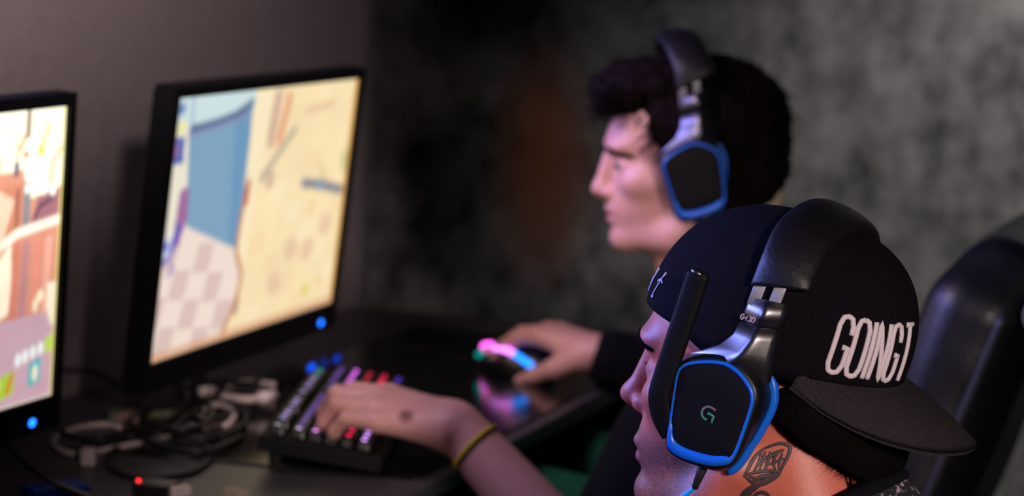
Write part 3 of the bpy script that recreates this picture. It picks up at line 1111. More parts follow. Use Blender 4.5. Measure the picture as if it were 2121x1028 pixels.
desk_box('plug', (184, 946), (0.008, 0.009, 0.010), 20, M['white_plastic'], 'square pale plug lying in front of the looped pale cable', 'plug')
desk_box('circuit_board', (258, 862), (0.020, 0.016, 0.006), 30, M['green_board'], 'small green circuit board between the two monitors', 'circuit board')
desk_box('adapter', (335, 852), (0.015, 0.010, 0.007), 10, mat('olive_plastic', (0.16, 0.17, 0.10), 0.5), 'olive adapter among the black cables under the monitor', 'adapter')
desk_box('blue_box', (115, 1015), (0.032, 0.020, 0.006), 55, M['blue_case'], 'flat blue case at the lower left corner of the desk', 'case')
bb = bpy.data.objects['blue_box']
bb.name = 'case'
desk_box('eraser', (372, 1018), (0.012, 0.006, 0.006), 62, M['white_plastic'], 'small white stub lying near the red light', 'plug', lift=0.001)
bpy.data.objects['eraser'].name = 'connector'
desk_box('sleeve', (490, 1024), (0.014, 0.007, 0.006), -20, mat('beige_plastic', (0.42, 0.36, 0.28), 0.6), 'beige connector at the lower edge right of the white stub', 'plug')
bpy.data.objects['sleeve'].name = 'connector'
# thick round plug on the pale cable
pc = onz(553, 823, DZ + 0.022)
pl = add('plug', *sweep(np.array([pc + (-0.004, -0.012, 0), pc + (0.004, 0.012, 0)]), 0.0085, ZUP, 16), M['white_plastic'])
setp(pl, 'round white plug at the end of the thick pale cable', 'plug')
pc = onz(428, 812, DZ + 0.02)
pl = add('plug', *sweep(np.array([pc + (-0.004, -0.010, 0), pc + (0.004, 0.010, 0)]), 0.0075, ZUP, 16), M['white_plastic'])
setp(pl, 'small white plug at the near end of the thick pale cable', 'plug')
# power strip with a red light
pos = onz(303, 1004, DZ + 0.010)
strip = empty('charger', (pos[0], pos[1], DZ), 'small black charger with a glowing red light near the bottom edge', 'charger')
bevel(add('housing', *box((pos[0] + 0.012, pos[1], DZ + 0.0075), (0.022, 0.016, 0.007)), M['black'], strip, smooth=False), 0.002)
add('red_light', *ball((pos[0] - 0.004, pos[1] - 0.01, DZ + 0.0155), 0.0024), glow('red_light', (1.0, 0.02, 0.03), 3.0), strip)
# hub with a blue light behind the keyboard
pos = np.array([-1.322, 2.945, DZ + 0.0038])
hub = empty('usb_hub', (pos[0], pos[1], DZ), 'small black hub glowing blue behind the far end of the keyboard', 'hub')
bevel(add('housing', *box((pos[0], pos[1], pos[2] + 0.018), (0.010, 0.065, 0.018)), M['black'], hub, smooth=False), 0.002)
for dy, s in ((-0.040, 1.5), (0.002, 0.15), (0.044, 0.45)):
    add('light', *ball((pos[0] + 0.0102, pos[1] + dy, pos[2] + 0.028), (0.002, 0.012, 0.006)), glow('hub_light', (0.0, 0.08, 0.9), s), hub)

# ------------------------------------------------------------------ heads, hands, bodies
from mathutils.bvhtree import BVHTree


def head(b, fr, low=0.0, nose=0.0, skull=0.102):
    """Blended volumes of a man's head in metres; x forward, y left, z up, origin between the ears."""
    E, Cn = (lambda c, r, k=0.015, sub=False: b.ell(c, r, k, fr, None, sub)), (lambda a, e, ra, rb, k=0.015, sub=False: b.cone(a, e, ra, rb, k, fr, sub))
    E((0.096 - skull, 0, 0.060), (skull, 0.076, 0.086))
    E((0.058, 0, 0.050), (0.048, 0.056, 0.048), 0.02)
    E((0.046, 0, -0.008), (0.056, 0.058, 0.062), 0.02)
    E((0.034, 0, -0.042 - low * 0.6), (0.060, 0.047, 0.044 + low * 0.4), 0.02)
    for s in (-1, 1):
        Cn((0.000, 0.054 * s, -0.040), (0.028, 0.046 * s, -0.068 - low), 0.019, 0.017, 0.02)
        Cn((0.028, 0.046 * s, -0.068 - low), (0.080, 0.010 * s, -0.073 - low), 0.017, 0.015, 0.02)
        E((0.066, 0.043 * s, 0.000), (0.026, 0.019, 0.017), 0.018)
        E((0.090, 0.027 * s, 0.044), (0.018, 0.022, 0.011), 0.014)
    E((0.082, 0, -0.074 - low), (0.0205, 0.022, 0.0175), 0.012)
    E((0.070, 0, -0.036 - low * 0.6), (0.036, 0.032, 0.030), 0.014)
    # eye sockets, lids
    for s in (-1, 1):
        E((0.113, 0.032 * s, 0.021), (0.020, 0.017, 0.0125), 0.012, True)
        E((0.0825, 0.031 * s, 0.020), (0.0150, 0.0155, 0.0130), 0.004)
        E((0.100, 0.032 * s, 0.0185), (0.010, 0.0115, 0.0036), 0.0015, True)
    # nose
    Cn((0.105, 0, 0.028), (0.1145, 0, -0.004), 0.0075, 0.0085, 0.010)
    E((0.1145 + nose, 0, -0.0125), (0.0125, 0.0105, 0.0098), 0.008)
    for s in (-1, 1):
        E((0.1035, 0.0125 * s, -0.0165), (0.0105, 0.0062, 0.0078), 0.005)
    E((0.108, 0, -0.021), (0.010, 0.004, 0.005), 0.005)
    for s in (-1, 1):
        E((0.1105, 0.0068 * s, -0.0245), (0.0055, 0.0034, 0.0042), 0.002, True)
    # mouth
    zl = -low * 0.75
    E((0.099, 0, -0.0372 + zl), (0.0105, 0.0205, 0.0058), 0.006)
    E((0.0965, 0, -0.0505 + zl), (0.0100, 0.0180, 0.0062), 0.006)
    E((0.110, 0, -0.0440 + zl), (0.0105, 0.0215, 0.0013), 0.002, True)
    E((0.112, 0, -0.0625 + zl), (0.0100, 0.0200, 0.0050), 0.006, True)
    # ears
    for s in (-1, 1):
        E((-0.002, 0.076 * s, 0.002), (0.016, 0.006, 0.027), 0.006)


def hand(b, W, f, n, thumb, bends, spread=1.0, k=1.0, tb=(0.55, -0.35)):
    """Palm, four fingers and a thumb. W wrist, f towards the knuckles, n out of the back of the hand, thumb = side of the thumb.
    bends: per finger (knuckle, middle, end) angles in degrees."""
    W = np.asarray(W, float)
    f = nrm(f)
    l = nrm(np.cross(n, f))
    if l @ np.asarray(thumb) < 0:
        l = -l
    n = np.cross(f, l)
    if n[2] < 0:
        n = -n
    offs = ((0.088, 0.026, 0.0125), (0.093, 0.0055, 0.0125), (0.088, -0.0145, 0.0118), (0.079, -0.0330, 0.0105))
    segs = ((0.043, 0.026, 0.020), (0.047, 0.030, 0.021), (0.043, 0.028, 0.020), (0.034, 0.021, 0.018))
    tips = []
    for i, ((a, c, r), sg) in enumerate(zip(offs, segs)):
        root = W + k * (f * 0.012 + l * c * 0.45)
        m = W + k * (f * a + l * c * spread + n * (0.004 if i in (1, 2) else 0.0))
        b.cone(root, m, 0.0175 * k, r * k, 0.016)
    for i, ((a, c, r), sg) in enumerate(zip(offs, segs)):
        m = W + k * (f * a + l * c * spread + n * (0.004 if i in (1, 2) else 0.0))
        d = nrm(f + l * c * 1.5 * spread)
        ang = 0.0
        p = m
        rr = (r * 0.88, r * 0.78, r * 0.70, r * 0.58)
        for j in range(3):
            ang += math.radians(bends[i][j])
            q = p + k * sg[j] * (d * math.cos(ang) - n * math.sin(ang))
            b.cone(p, q, rr[j] * k, rr[j + 1] * k, 0.008 if j == 0 else 0.0035)
            p = q
        tips.append(p)
    t0 = W + k * (f * 0.018 + l * 0.018 - n * 0.004)
    t1 = t0 + k * 0.042 * nrm(f * 0.72 + l * tb[0] + n * tb[1])
    t2 = t1 + k * 0.034 * nrm(f * 0.90 + l * tb[0] * 0.4 + n * tb[1])
    t3 = t2 + k * 0.026 * nrm(f * 1.0 - l * 0.05 + n * tb[1] * 1.1)
    b.cone(t0, t1, 0.017 * k, 0.0125 * k, 0.014)
    b.cone(t1, t2, 0.0122 * k, 0.0105 * k, 0.005)
    b.cone(t2, t3, 0.0105 * k, 0.0085 * k, 0.004)
    return tips


def face_marks(o, fr, P, low, stub, mous, moles=()):
    q = fr.loc(P)
    x, y, z = q[:, 0], q[:, 1], q[:, 2]
    hd = (np.abs(y) < 0.10) & (np.abs(x) < 0.15) & (z > -0.17)
    lip = np.clip(1.6 * (1 - np.hypot(y / 0.024, (z + 0.044 + low * 0.75) / 0.0125)), 0, 1) * (x > 0.085) * hd
    s = bump01((-0.016 - z - 0.25 * np.clip(x - 0.055, 0, 1)) / 0.028) * bump01((z + 0.15) / 0.05) * bump01((x - 0.002) / 0.03) * hd
    ms = bump01(1.5 * (1 - np.hypot(y / 0.03, (z + 0.031 + low * 0.5) / 0.009))) * (x > 0.08) * hd
    g = np.clip(stub * s + mous * ms, 0, 1) * (1 - lip)
    mo = np.zeros(len(P))
    for c, r in moles:
        mo = np.maximum(mo, bump01(1.4 * (1 - np.linalg.norm(P - c, axis=1) / r)))
    set_color(o, 'marks', np.stack([lip * 0.75, g, mo], 1))


def bvh_of(P, F):
    return BVHTree.FromPolygons([Vector(p) for p in P], [tuple(int(i) for i in f) for f in F])


def drape(bvh, fr, pts, d=(0, -1, 0), start=(0, 0.25, 0), off=0.0004):
    """Drop local points onto a surface along the local direction d; returns points and normals."""
    out, nor = [], []
    dd = Vector(fr.A @ np.array(d, float))
    for p in pts:
        o = fr.w(np.array(p) + np.array(start))
        h = bvh.ray_cast(Vector(o), dd, 0.6)
        if h[0] is None:
            continue
        n = np.array(h[1])
        if n @ np.array(dd) > 0:
            n = -n
        out.append(np.array(h[0]) + n * off)
        nor.append(n)
    return np.array(out), np.array(nor)


def ribbon(G, P, N, w, th=0.0003, taper=True):
    """Thin raised stroke along P lying on a surface with normals N."""
    if len(P) < 2:
        return
    L = len(P)
    rings = []
    for i in range(L):
        t = nrm(P[min(i + 1, L - 1)] - P[max(i - 1, 0)])
        s = nrm(np.cross(t, N[i]))
        e = w * (0.55 + 0.45 * math.sin(math.pi * i / (L - 1)) if taper else 1.0)
        rings.append(np.array([P[i] - s * e, P[i] - s * e * 0.6 + N[i] * th, P[i] + s * e * 0.6 + N[i] * th, P[i] + s * e]))
    G.put(*loft(rings, True, True))


def strand(G, P, r0, n=3):
    L = len(P)
    G.put(*sweep(P, [r0 * (1 - 0.85 * i / (L - 1)) for i in range(L)], (0.2, 0.3, 0.9), n))


# ------------------------------------------------------------------ headsets
OUT = [(0.0499, 0.0234), (0.0488, 0.0316), (0.0403, 0.0398), (0.0209, 0.0497), (0.0064, 0.0500), (-0.0073, 0.0440), (-0.0132, 0.0378), (-0.0163, 0.0277),
       (-0.0193, -0.0036), (-0.0186, -0.0168), (-0.0145, -0.0225), (-0.0041, -0.0288), (0.0157, -0.0340), (0.0280, -0.0341), (0.0345, -0.0289), (0.0388, -0.0159), (0.0455, 0.0065)]
OUTL = spline(np.array(OUT), 4, True)
OUT2 = [(0.0535, 0.0250), (0.0522, 0.0345), (0.0430, 0.0440), (0.0215, 0.0555), (0.0065, 0.0570), (-0.0065, 0.0515), (-0.0165, 0.0425), (-0.0222, 0.0280), (-0.0214, 0.0040),
        (-0.0195, -0.0080), (-0.0165, -0.0265), (-0.0085, -0.0370), (0.0120, -0.0395), (0.0290, -0.0390), (0.0370, -0.0330), (0.0420, -0.0170), (0.0485, 0.0070)]
OUTL2 = spline(np.array(OUT2), 4, True)
CC = np.array([0.016, 0.008])


def make_headset(fr, label, mic, text):
    root = empty('headset', fr.w(0.015, 0, -0.03), label, 'headset')

    def lp(k, y, s=1, w=0.0):
        q = OUTL * (1 - w) + OUTL2 * w
        q = CC + (q - CC) * k
        return fr.w(np.stack([q[:, 0], np.full(len(q), y * s), q[:, 1]], 1))

    def inner_loop(y, s=1):
        """Inside edge of the blue trim: narrow at the top, wide along the bottom."""
        q = CC + (OUTL - CC) * 0.95
        lowk = bump01((-0.012 - q[:, 1]) / 0.012)
        q = q + np.stack([0 * lowk, 0.0062 * lowk], 1)
        return fr.w(np.stack([q[:, 0], np.full(len(q), y * s), q[:, 1]], 1))

    for s in (1, -1):
        cup = add('ear_cup', *loft([lp(0.97, 0.074, s, 1), lp(1.0, 0.077, s, 1), lp(1.0, 0.087, s, 0.95), lp(1.03, 0.097, s, 0.55), lp(1.07, 0.1035, s, 0.15), lp(1.05, 0.1070, s, 0.0), lp(1.00, 0.1075, s), lp(0.97, 0.1075, s)]), M['shell'], root)
        add('trim', *loft([lp(1.015, 0.1068, s), lp(1.005, 0.1092, s), inner_loop(0.1095, s), inner_loop(0.1070, s)], True, False), M['blue'], cup)
        add('cover', *loft([inner_loop(0.1065, s), inner_loop(0.1082, s), np.array(inner_loop(0.1086, s)) * 0.97 + inner_loop(0.1086, s).mean(0) * 0.03,
                            np.array(inner_loop(0.1088, s)) * 0.5 + inner_loop(0.1088, s).mean(0) * 0.5]), M['matte'], cup)
        add('ear_cushion', *loft([lp(0.94, 0.0750, s, 1), lp(0.98, 0.073, s, 1), lp(0.99, 0.060, s, 1), lp(0.97, 0.049, s, 0.9), lp(0.92, 0.0445, s, 0.9), lp(0.80, 0.046, s, 0.9)]), M['foam'], root)
        # blue strip round the rear of the cup
        q = CC + (OUTL2 - CC) * 1.03
        m = [i for i in range(len(q)) if 5 * 4 - 1 <= i <= 10 * 4 + 3]
        P = np.stack([q[m, 0], np.full(len(m), 0.0800 * s), q[m, 1]], 1)
        rad = [0.0012 + 0.0026 * math.sin(math.pi * min(1, 0.5 * i / 5)) if i < 6 else 0.0036 for i in range(len(m))]
        rad[-1] = 0.0020
        add('side_strip', *sweep(fr.w(P), rad, fr.A[:, 1], 10, flat=1.1, power=3), M['blue'], cup)
        # yoke: wide at the cup, narrow at the slider
        rings = []
        def ridge(cx, z, y, hw, ht, tilt):
            """Cross-section with two soft facets meeting in a ridge a little behind the middle."""
            u = np.linspace(-1, 1, 21)
            top = ht * (1 - np.sqrt((u + 0.15) ** 2 + 0.02)) + 0.15 * ht
            top = np.minimum(top, ht * 9 * np.sqrt(np.clip(1 - np.abs(u), 0, 1)) * 0.3)
            uu = np.concatenate([u, u[::-1][1:-1]])
            yy = np.concatenate([y + top, np.full(19, y - 0.007)])
            return fr.w(np.stack([cx + hw * uu, s * yy, np.full(40, z) - tilt * hw * uu], 1))
        for cx, z, y, hw, ht, tl in ((0.018, 0.036, 0.0865, 0.0335, 0.010, 0.12), (0.0185, 0.043, 0.0885, 0.0345, 0.016, 0.15), (0.0160, 0.0525, 0.0910, 0.0300, 0.0180, 0.28), (0.0115, 0.063, 0.0915, 0.0222, 0.0165, 0.32), (0.0098, 0.074, 0.0895, 0.0178, 0.0145, 0.32), (0.0100, 0.0850, 0.0880, 0.0162, 0.0130, 0.30)):
            rings.append(ridge(cx, z, y, hw, ht, tl))
        yoke = add('yoke', *loft(rings), M['satin'], root)
        rings = []
        for cx, z, y, hw, ht in ((0.0100, 0.0862, 0.0880, 0.0165, 0.0134), (0.0110, 0.096, 0.0870, 0.0162, 0.0125), (0.0125, 0.1055, 0.0860, 0.0154, 0.0110)):
            rings.append(ridge(cx, z, y, hw, ht, 0.30))
        hs = add('slider_housing', *loft(rings), M['satin'], root)
        if text and s == 1:
            G = Geo()
            glyphs = {'G': [[(1, .8), (.8, 1), (.2, 1), (0, .8), (0, .2), (.2, 0), (.8, 0), (1, .2), (1, .5), (.6, .5)]], '4': [[(.8, 0), (.8, 1), (0, .35), (1, .35)]],
                      '3': [[(0, 1), (.8, 1), (1, .8), (.5, .55), (1, .3), (.8, 0), (0, 0)]], '0': [[(.2, 0), (.8, 0), (1, .2), (1, .8), (.8, 1), (.2, 1), (0, .8), (0, .2), (.2, 0)]]}
            for i, ch in enumerate('G430'):
                for st in glyphs[ch]:
                    P = np.array([(0.0245 - (i + u * 0.72) * 0.0030 , 0.0985, 0.0868 - (0.0245 - (i + u) * 0.0030) * 0.0 + (v - 0.5) * 0.0040 + i * 0.0006) for u, v in st])
                    G.put(*sweep(fr.w(P), 0.00042, fr.A[:, 1], 6))
            G.make('lettering', M['thread'], hs)
        for bx in (0.0225, 0.0070):
            P = fr.w(np.array([(bx, s * 0.0885, 0.096 + (0.0225 - bx) * 0.35), (bx + 0.002, s * 0.0875, 0.128 + (0.0225 - bx) * 0.35)]))
            add('slider_bar', *sweep(P, 0.0047, fr.A[:, 1], 16, flat=0.35, power=6), M['steel'], root)
    # padded band over the top
    arc = spline(np.array([(0.0075, 0.0900, 0.1190), (0.0100, 0.0850, 0.1360), (0.0150, 0.0660, 0.1540), (0.0175, 0.0340, 0.1640), (0.0180, 0.0, 0.1675),
                           (0.0175, -0.0340, 0.1640), (0.0150, -0.0660, 0.1540), (0.0100, -0.0850, 0.1360), (0.0075, -0.0900, 0.1190)]), 6)
    rings = []
    L = len(arc)
    for i, p in enumerate(arc):
        t = nrm(arc[min(i + 1, L - 1)] - arc[max(i - 1, 0)])
        side = np.array([1.0, 0, 0])
        n = nrm(np.cross(t, side))
        if n[2] < 0 and abs(p[1]) < 0.07:
            n = -n
        if abs(p[1]) >= 0.07:
            n = nrm(np.array([0, p[1], 0.03]))
        tt = abs(i / (L - 1) - 0.5) * 2
        hw, ht = 0.0240 * (1 - 0.05 * tt), 0.0095 - 0.0015 * tt
        a = np.arange(28) * 2 * math.pi / 28
        c_, s_ = np.cos(a), np.sin(a)
        q = p + np.outer(hw * np.sign(c_) * abs(c_) ** 0.9, side) + np.outer(ht * np.sign(s_) * abs(s_) ** 0.9, n)
        if tt > 0.75:
            q[:, 2] -= (tt - 0.75) * 4 * 0.42 * (q[:, 0] - p[0])
        rings.append(fr.w(q))
    band = add('headband', *loft(rings), M['pad'], root)
    if mic:
        P = spline(np.array([(0.036, 0.100, -0.024), (0.047, 0.104, -0.014), (0.0555, 0.107, 0.000), (0.0585, 0.108, 0.020), (0.0625, 0.108, 0.062), (0.0660, 0.108, 0.0985), (0.0668, 0.108, 0.1045)]), 8)
        rad = np.full(len(P), 0.0092)
        rad[-8:] = np.linspace(0.0092, 0.0066, 8)
        mb = add('microphone_boom', *sweep(fr.w(P), rad, fr.A[:, 1], 20, flat=0.55, power=3.2), M['matte'], root)
        add('microphone_tip', *ball(fr.w(0.0672, 0.1095, 0.1040), (0.0058, 0.0045, 0.0032), 14, 8, fr.A), M['satin'], mb)
        # emblem on the outer cup: a ring open at the bottom with an inner hook
        G = Geo()
        g1 = spline(np.array([(0.0091, 0.1092, 0.0130), (0.0122, 0.1092, 0.0135), (0.0160, 0.1092, 0.0128), (0.0184, 0.1092, 0.0098), (0.0188, 0.1092, 0.0066)]), 5)
        G.put(*sweep(fr.w(g1), 0.0009, fr.A[:, 1], 8, flat=0.4, power=4))
        G.make('emblem', mat('emblem_grey', (0.13, 0.125, 0.135), 0.5), root)
        G = Geo()
        g2 = spline(np.array([(0.0188, 0.1092, 0.0068), (0.0173, 0.1092, 0.0041), (0.0150, 0.1092, 0.0030), (0.0124, 0.1092, 0.0028)]), 5)
        g3 = np.array([(0.0140, 0.1092, 0.0082), (0.0112, 0.1092, 0.0083), (0.0084, 0.1092, 0.0080), (0.0083, 0.1092, 0.0055), (0.0080, 0.1092, 0.0024)])
        G.put(*sweep(fr.w(g2), 0.0009, fr.A[:, 1], 8, flat=0.4, power=4)).put(*sweep(fr.w(g3), 0.0009, fr.A[:, 1], 8, flat=0.4, power=4))
        G.make('emblem', mat('emblem_green', (0.035, 0.24, 0.14), 0.5), root)
    # cord: black sleeve then blue cable down to the lap
    P = fr.w(np.array([(0.0070, 0.088, -0.0300), (0.0052, 0.088, -0.0420), (0.0046, 0.088, -0.0590)]))
    add('cord_sleeve', *sweep(P, [0.0046, 0.0040, 0.0026], fr.A[:, 1], 14), M['rubber'], root)
    e = fr.w(0.0046, 0.088, -0.0575)
    P = spline(np.array([e, fr.w(0.012, 0.090, -0.072), fr.w(0.030, 0.093, -0.095), fr.w(0.05, 0.10, -0.15), fr.w(0.05, 0.11, -0.30)]), 8)
    add('cord', *sweep(P, 0.0021, fr.A[:, 1], 10), M['cable_blue'], root)
    return root


# ------------------------------------------------------------------ the man in the cap
oA = np.array([-0.4338, 1.8632, 0.9848])
fA = Fr(oA, head_frame(26, 6))
hA = Fr(oA, head_frame(26, 22))
LOWA = 0.014

bA = Blob()
head(bA, fA, LOWA, 0.003, 0.096)
bA.cone((-0.018, 0, -0.015), (-0.078, 0, -0.145), 0.056, 0.064, 0.02, fA)
bA.cone((0.02, 0, -0.06), (-0.03, 0, -0.15), 0.045, 0.055, 0.025, fA)
for c, r in (((-0.30, 1.862, 0.735), (0.11, 0.17, 0.14)), ((-0.235, 1.86, 0.60), (0.115, 0.16, 0.16)), ((-0.165, 1.86, 0.49), (0.125, 0.175, 0.115))):
    bA.ell(c, r, 0.05)
armsA = {}
for s, y0, y1, y2 in ((1, 1.69, 1.60, 1.705), (-1, 2.035, 2.11, 2.00)):
    S, Eb, Wr = np.array([-0.315, y0, 0.80]), np.array([-0.55, y1, 0.66]), np.array([-0.86, y2, 0.79])
    bA.cone((-0.33, 1.862, 0.83), S, 0.055, 0.052, 0.04).chain([S, Eb, Wr], [0.048, 0.038, 0.027], 0.02)
    hand(bA, Wr, (-1, 0.0, -0.06), (0, 0, 1), (0, s, 0), [(12, 22, 14)] * 4)
    armsA[s] = (S, Eb, Wr)
PA, FA = bA.mesh((-1.10, 1.52, 0.36), (0.0, 2.20, 1.18), 0.0021, None, 1)
man = add_np('person', PA, FA, M['skin_a'], None, (-0.20, 1.86, 0.40))
setp(man, 'person in a black cap worn backwards and blue-trimmed headset, tattoo on the neck', 'person')
face_marks(man, fA, PA, LOWA, 0.85, 0.5)
bvA = bvh_of(PA, FA)

# eyes, brows
for s in (-1, 1):
    add('eye', *ball(fA.w(0.0835, 0.031 * s, 0.0195), 0.0138, 20, 14, fA.A), M['eye'], man)
    G = Geo()
    P, N = drape(bvA, fA, spline([(0, 0.012 * s, 0.0385), (0, 0.025 * s, 0.0445), (0, 0.038 * s, 0.0445), (0, 0.050 * s, 0.038)], 6), (-1, 0, 0), (0.3, 0, 0), 0.0002)
    ribbon(G, P, N, 0.0040, 0.0005)
    for i in range(90):
        j = rng.integers(1, len(P) - 1)
        t = nrm(P[j + 1] - P[j - 1])
        up = fA.A[:, 2]
        p0 = P[j] + up * rng.normal(0, 0.0015) - N[j] * 0.0004
        strand(G, np.array([p0, p0 + t * 0.004 + up * 0.0012 + N[j] * 0.0006, p0 + t * 0.0070 + up * rng.normal(0, 0.001) + N[j] * 0.0006]), 0.00022)
    G.make('eyebrow', M['hair_black'], man)
    G = Geo()
    for i in range(26):
        y = (0.021 + 0.021 * i / 25) * s
        p0 = fA.w(0.0975 - 0.010 * abs(abs(y) - 0.030) / 0.010, y, 0.0225)
        strand(G, np.array([p0, p0 + fA.A @ (0.003, 0.0006 * s, -0.0005), p0 + fA.A @ (0.0052, 0.001 * s, 0.0006)]), 0.0002)
    G.make('eyelashes', M['hair_black'], man)

# cropped hair at the nape
hb = Blob()
hb.ell((-0.050, 0, 0.014), (0.066, 0.0775, 0.056), 0.02, fA).ell((-0.082, 0, -0.018), (0.036, 0.050, 0.036), 0.02, fA)
hb.ell((0.046, 0, 0.01), (0.062, 0.12, 0.2), 0.004, fA, None, True)
hd_, hn_ = np.array([-0.867, 0, -0.498]), np.array([0.498, 0, -0.867])
hb.rbox(fA.w(np.array([-0.055, 0, -0.0045]) + hn_ * 0.1), (0.3, 0.2, 0.1), 0.001, 0.005, fA.A @ np.stack([hd_, (0, 1, 0), hn_], 1), True)
Ph, Fh = hb.mesh(oA - 0.2, oA + 0.2, 0.0022, lambda p: 0.0006 * wob(p, 500, 2))
nape = add_np('hair', Ph, Fh, M['hair_black'], man)
bvH = bvh_of(Ph, Fh)
G = Geo()
edge = spline(np.array([(-0.0290, 0.0, 0.0140), (-0.0400, 0.0, 0.0040), (-0.0540, 0.0, -0.0060), (-0.0700, 0.0, -0.0160), (-0.0860, 0.0, -0.0260), (-0.1000, 0.0, -0.0360)]), 12)
for i in range(1500):
    u = rng.random() * (len(edge) - 1.01)
    a = int(u)
    e = edge[a] + (edge[a + 1] - edge[a]) * (u - a)
    t = nrm(edge[a + 1] - edge[a])
    back = abs(rng.normal(0, 0.0065)) - 0.0035
    q = e + np.array([-0.6, 0, 0.8]) * back
    ln = 0.0045 + 0.006 * rng.random()
    d = nrm(np.array([0.62, 0, -0.55]) + rng.normal(0, 0.22, 3) * (1, 0, 1))
    pts = [q, q + d * ln * 0.5, q + d * ln + np.array([0.0008, 0, 0.0])]
    P, N = drape(bvA, fA, pts, off=0.0003)
    if len(P) == 3:
        P[1] += N[1] * 0.0006
        P[2] += N[2] * 0.0010
        strand(G, P, 0.00016 + 0.0001 * rng.random())
for i in range(160):
    z = -0.020 - 0.022 * rng.random()
    p0 = fA.w(-0.105 + 0.02 * rng.random(), 0.045 * (rng.random() * 1.6 - 0.6), z)
    d = fA.A @ nrm((-0.15 + rng.normal(0, 0.12), rng.normal(0, 0.15), -1))
    ln = 0.018 + 0.02 * rng.random()
    strand(G, np.array([p0, p0 + d * ln * 0.5, p0 + d * ln]), 0.0006)
G.make('hair_ends', M['hair_black'], man)

# tattoo on the neck
G = Geo()
TAT = [([(-0.0221, -0.0177), (-0.0166, -0.0249), (-0.0140, -0.0343), (-0.0119, -0.0420)], .0011),
       ([(-0.0221, -0.0177), (-0.0296, -0.0132), (-0.0347, -0.0116), (-0.0403, -0.0135), (-0.0405, -0.0202), (-0.0384, -0.0278), (-0.0370, -0.0345)], .0012),
       ([(-0.0124, -0.0403), (-0.0202, -0.0369), (-0.0301, -0.0345), (-0.0370, -0.0345)], .0011),
       ([(-0.0265, -0.0194), (-0.0263, -0.0286), (-0.0248, -0.0350)], .0010), ([(-0.0335, -0.0170), (-0.0303, -0.0257), (-0.0327, -0.0331)], .0010),
       ([(-0.0214, -0.0238), (-0.0249, -0.0250), (-0.0307, -0.0201), (-0.0366, -0.0163)], .0012), ([(-0.0228, -0.0275), (-0.0288, -0.0292), (-0.0340, -0.0256), (-0.0385, -0.0230)], .0008),
       ([(-0.0200, -0.0210), (-0.0200, -0.0290), (-0.0180, -0.0365)], .0010), ([(-0.0230, -0.0200), (-0.0225, -0.0280), (-0.0215, -0.0355)], .0008),
       ([(-0.0360, -0.0190), (-0.0350, -0.0250), (-0.0355, -0.0330)], .0009),
       ([(-0.0370, -0.0345), (-0.0337, -0.0392), (-0.0264, -0.0450), (-0.0188, -0.0492), (-0.0130, -0.0546), (-0.0094, -0.0610), (-0.0070, -0.0700)], .0016),
       ([(-0.0125, -0.0410), (-0.0165, -0.0449), (-0.0202, -0.0480)], .0010), ([(-0.0150, -0.0405), (-0.0205, -0.0420), (-0.0280, -0.0385)], .0011),
       ([(-0.0345, -0.0360), (-0.0290, -0.0390), (-0.0230, -0.0410), (-0.0170, -0.0470)], .0018),
       ([(-0.0305, -0.0396), (-0.0201, -0.0497), (-0.0150, -0.0570), (-0.0117, -0.0640), (-0.0100, -0.0720)], .0020),
       ([(-0.0180, -0.0640), (-0.0200, -0.0569), (-0.0244, -0.0534), (-0.0294, -0.0538), (-0.0324, -0.0571), (-0.0330, -0.0640)], .0013)]
for pts, w in TAT:
    P, N = drape(bvA, fA, [(x, 0, z) for x, z in spline(np.array(pts), 6)], off=0.0001)
    ribbon(G, P, N, w * 1.35, 0.00015)
G.make('tattoo', M['ink'], man)

# cap: crown on a tilted rim, flat brim at the back of the head
CT = math.radians(8.5)
CA = fA.A @ np.array([[math.cos(CT), 0, -math.sin(CT)], [0, 1, 0], [math.sin(CT), 0, math.cos(CT)]]).copy()
CA = np.stack([fA.A @ (math.cos(CT), 0, math.sin(CT)), fA.A[:, 1], fA.A @ (-math.sin(CT), 0, math.cos(CT))], 1)
fC = Fr(fA.w(0.003, 0, 0.0615), CA)
CA_, CB_, CH = 0.111, 0.0855, 0.103


def cap_pt(phi, t, off=0.0):
    """Crown surface: phi round the head from the forehead, t 0 at the rim to 1 at the button."""
    a = t * math.pi / 2
    r = math.cos(a) ** 0.66 if t < 1 else 0.0
    z = CH * math.sin(a) ** 0.98
    c, s = math.cos(phi), math.sin(phi)
    sh = -0.010 * (z / CH) ** 1.3
    bulge = 1 + 0.015 * math.sin(math.pi * min(t * 1.4, 1))
    return np.array([sh + (CA_ * bulge * r + off) * c, (CB_ * bulge * r + off) * s, z + off * (t > 0.6) * (t - 0.6) * 2.5])


def cap_h(phi, h, off=0.0):
    """Crown point at height h above the rim."""
    t = math.asin(min((h / CH) ** (1 / 0.98), 1.0)) / (math.pi / 2)
    return cap_pt(phi, t, off)


NP, NT = 96, 26
rings = []
for j in range(NT):
    t = min(j / (NT - 1), 0.995)
    t = 1 - (1 - t) ** 1.5
    ring = []
    for i in range(NP):
        phi = 2 * math.pi * i / NP
        seam = abs(((phi + math.pi / 6) % (math.pi / 3)) - math.pi / 6) / (math.pi / 6)
        ring.append(cap_pt(phi, t, -0.0012 * bump01(1 - seam / 0.10)))
    rings.append(fC.w(np.array(ring)))
inner = [fC.w(np.array([cap_pt(2 * math.pi * i / NP, 0.0, -0.003) for i in range(NP)]))]
def rim_drop(phi):
    d = abs((phi + math.pi) % (2 * math.pi) - math.pi)
    return 0.004 + 0.011 * bump01((d - 0.95) / 0.5) * (1 - bump01((d - 2.1) / 0.4))


